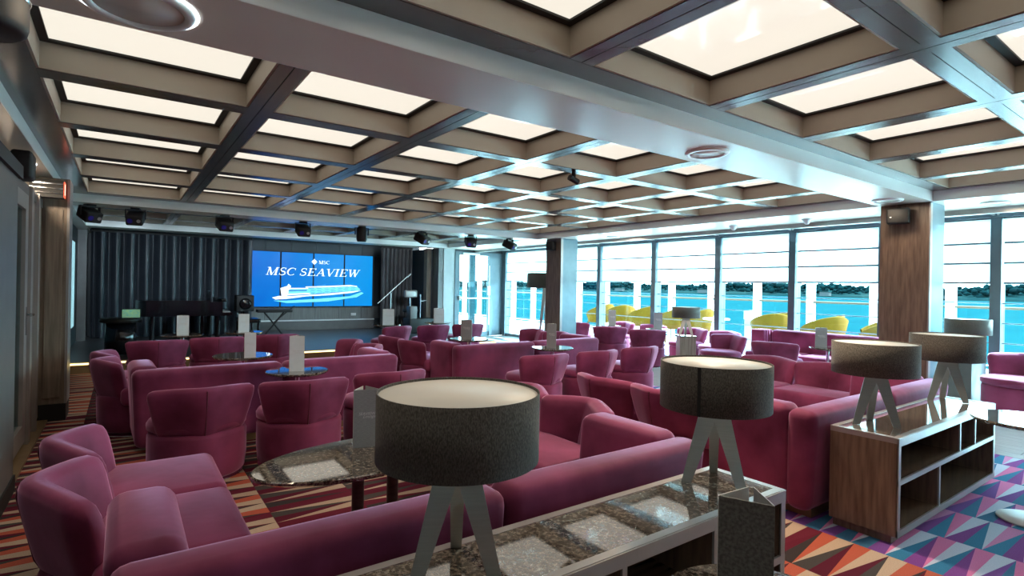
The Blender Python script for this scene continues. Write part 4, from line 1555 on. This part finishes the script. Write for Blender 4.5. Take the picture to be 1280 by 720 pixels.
def spot(label, x, y, rz, kind='head', tilt=25):
    t = thing('stage_spotlight', label, 'spotlight', (x, y, ZS), R(rz), 'black spotlights under the stage beam')
    MB().box(-.05, .05, -.05, .05, -.02, 0).build('clamp', 'blackmatt', t)
    yk = MB()
    yk.box(-.115, -.105, -.02, .02, -.14, -.02)
    yk.box(.105, .115, -.02, .02, -.14, -.02)
    yk.box(-.115, .115, -.02, .02, -.025, -.018)
    yk.build('yoke', 'blackmatt', t)
    if kind == 'round':
        h = MB().lathe([(0, -.12), (.07, -.12), (.085, -.08), (.085, .1), (.05, .13), (0, .13)], 20).build('head', 'blackmatt', t, (0, 0, -.13))
    else:
        h = MB().rbox(-.095, .095, -.12, .12, -.07, .07, .02, 2).build('head', 'blackmatt', t, (0, 0, -.13))
        h.rotation_euler.x = R(tilt)
        MB().tube((-.045, -.121, 0), (-.045, -.128, 0), .032, 14).build('lens', 'lens', h)
        MB().tube((.05, -.121, 0), (.05, -.128, 0), .022, 14).build('lamp_face', 'steel', h)
    sd = bpy.data.lights.new('spot_bulb', 'SPOT')
    sd.energy = 32
    sd.spot_size = R(42)
    sd.spot_blend = 0.6
    sd.shadow_soft_size = 0.04
    sd.color = (0.72, 0.88, 1.0)
    so = bpy.data.objects.new('spot_bulb', sd)
    C.objects.link(so)
    so.parent = t
    so.location = (0, .2, -.14)
    d_ = Matrix.Rotation(-R(rz), 3, 'Z') @ (Vector((x * .9 + .3, 13.8, 0.95)) - Vector((x, y, 2.15)))
    so.rotation_euler = d_.to_track_quat('-Z', 'Y').to_euler()
    return t


spl = [(-.36, 8.76, 30, 'x'), (.12, 8.76, -10, 'x'), (1.17, 8.76, 10, 'x'), (2.26, 8.78, 0, 'x'), (3.2, 8.78, 0, 'round'), (4.3, 8.78, 20, 'x'), (5.3, 8.78, -20, 'x'), (6.2, 8.78, 25, 'x')]
for i, (x, y, rz, k) in enumerate(spl):
    spot('%s black stage spotlight counting from the left door' % ordn[i], x, y, rz, 'round' if k == 'round' else 'head', 25)
ps = thing('wall_speaker', 'black box speaker at the top of the near walnut column', 'speaker', (6.62, 2.30, 2.17), R(-75))
MB().rbox(-.10, .10, -.07, .07, -.09, .07, .015, 2).build('cabinet', 'blackmatt', ps)
MB().box(-.02, .02, .06, .11, .05, .09).build('bracket', 'blackmatt', ps)
MB().box(-.07, -.055, -.072, -.07, -.03, -.02).build('badge', 'socket', ps)
ps2 = thing('wall_speaker', 'black box speaker at the top of the far walnut column', 'speaker', (6.80, 8.22, 2.16), R(-80))
MB().rbox(-.09, .09, -.06, .06, -.09, .08, .015, 2).build('cabinet', 'blackmatt', ps2)
MB().box(-.02, .02, .05, .09, .05, .09).build('bracket', 'blackmatt', ps2)
cs = thing('corner_speaker', 'large round black speaker in the upper left corner', 'speaker', (-0.37, 2.27, ZS))
MB().lathe([(0, -.20), (.10, -.20), (.115, -.19), (.12, -.17), (.12, -.03), (.11, -.02), (0, -.02)], 36).build('drum', 'blackmatt', cs)
MB().lathe([(.121, -.075), (.124, -.08), (.124, -.09), (.121, -.095)], 36).build('band', 'chrome', cs)
MB().tube((0, 0, -.03), (0, 0, 0), .03).build('bracket', 'blackmatt', cs)
ms = thing('grid_spotlight', 'tiny black spotlight hanging from the lit grid mid ceiling', 'spotlight', (3.30, 3.69, ZB))
MB().tube((0, 0, 0), (0, 0, -.05), .02).build('stem', 'blackmatt', ms)
MB().tube((-.05, 0, -.06), (.05, 0, -.09), .028).build('head', 'blackmatt', ms)
es = thing('exit_sign', 'slatted box with a red lit sign above the wood pier', 'sign', (-0.70, 6.50, 2.09))
box('housing', 'blackmatt', (0, .24, 0, .13, 0, .16), es)
for k in range(3):
    box('slat', 'chrome', (-.004, .236, -.012, 0, .035 + k * .042, .045 + k * .042), es)
box('lit_face', 'red', (.24, .247, .005, .125, .01, .15), es)
box('pictogram', 'redwhite', (.247, .249, .02, .06, .03, .13), es)
dsp = thing('wall_speaker', 'black wedge speaker above the left door frame', 'speaker', (-0.62, 5.35, 2.17))
MB().rbox(-.05, .07, -.12, .12, -.10, .10, .02, 2).build('cabinet', 'blackmatt', dsp)
sw = MB().rbox(-.012, .012, -.05, .05, -.04, .0, .004, 2).build('ceiling_nozzle', 'white')
sw.location = (-0.62, 6.02, ZS)
tag(sw, 'small white sprinkler nozzle under the left ceiling strip', 'sprinkler')

bpy.context.view_layer.update()
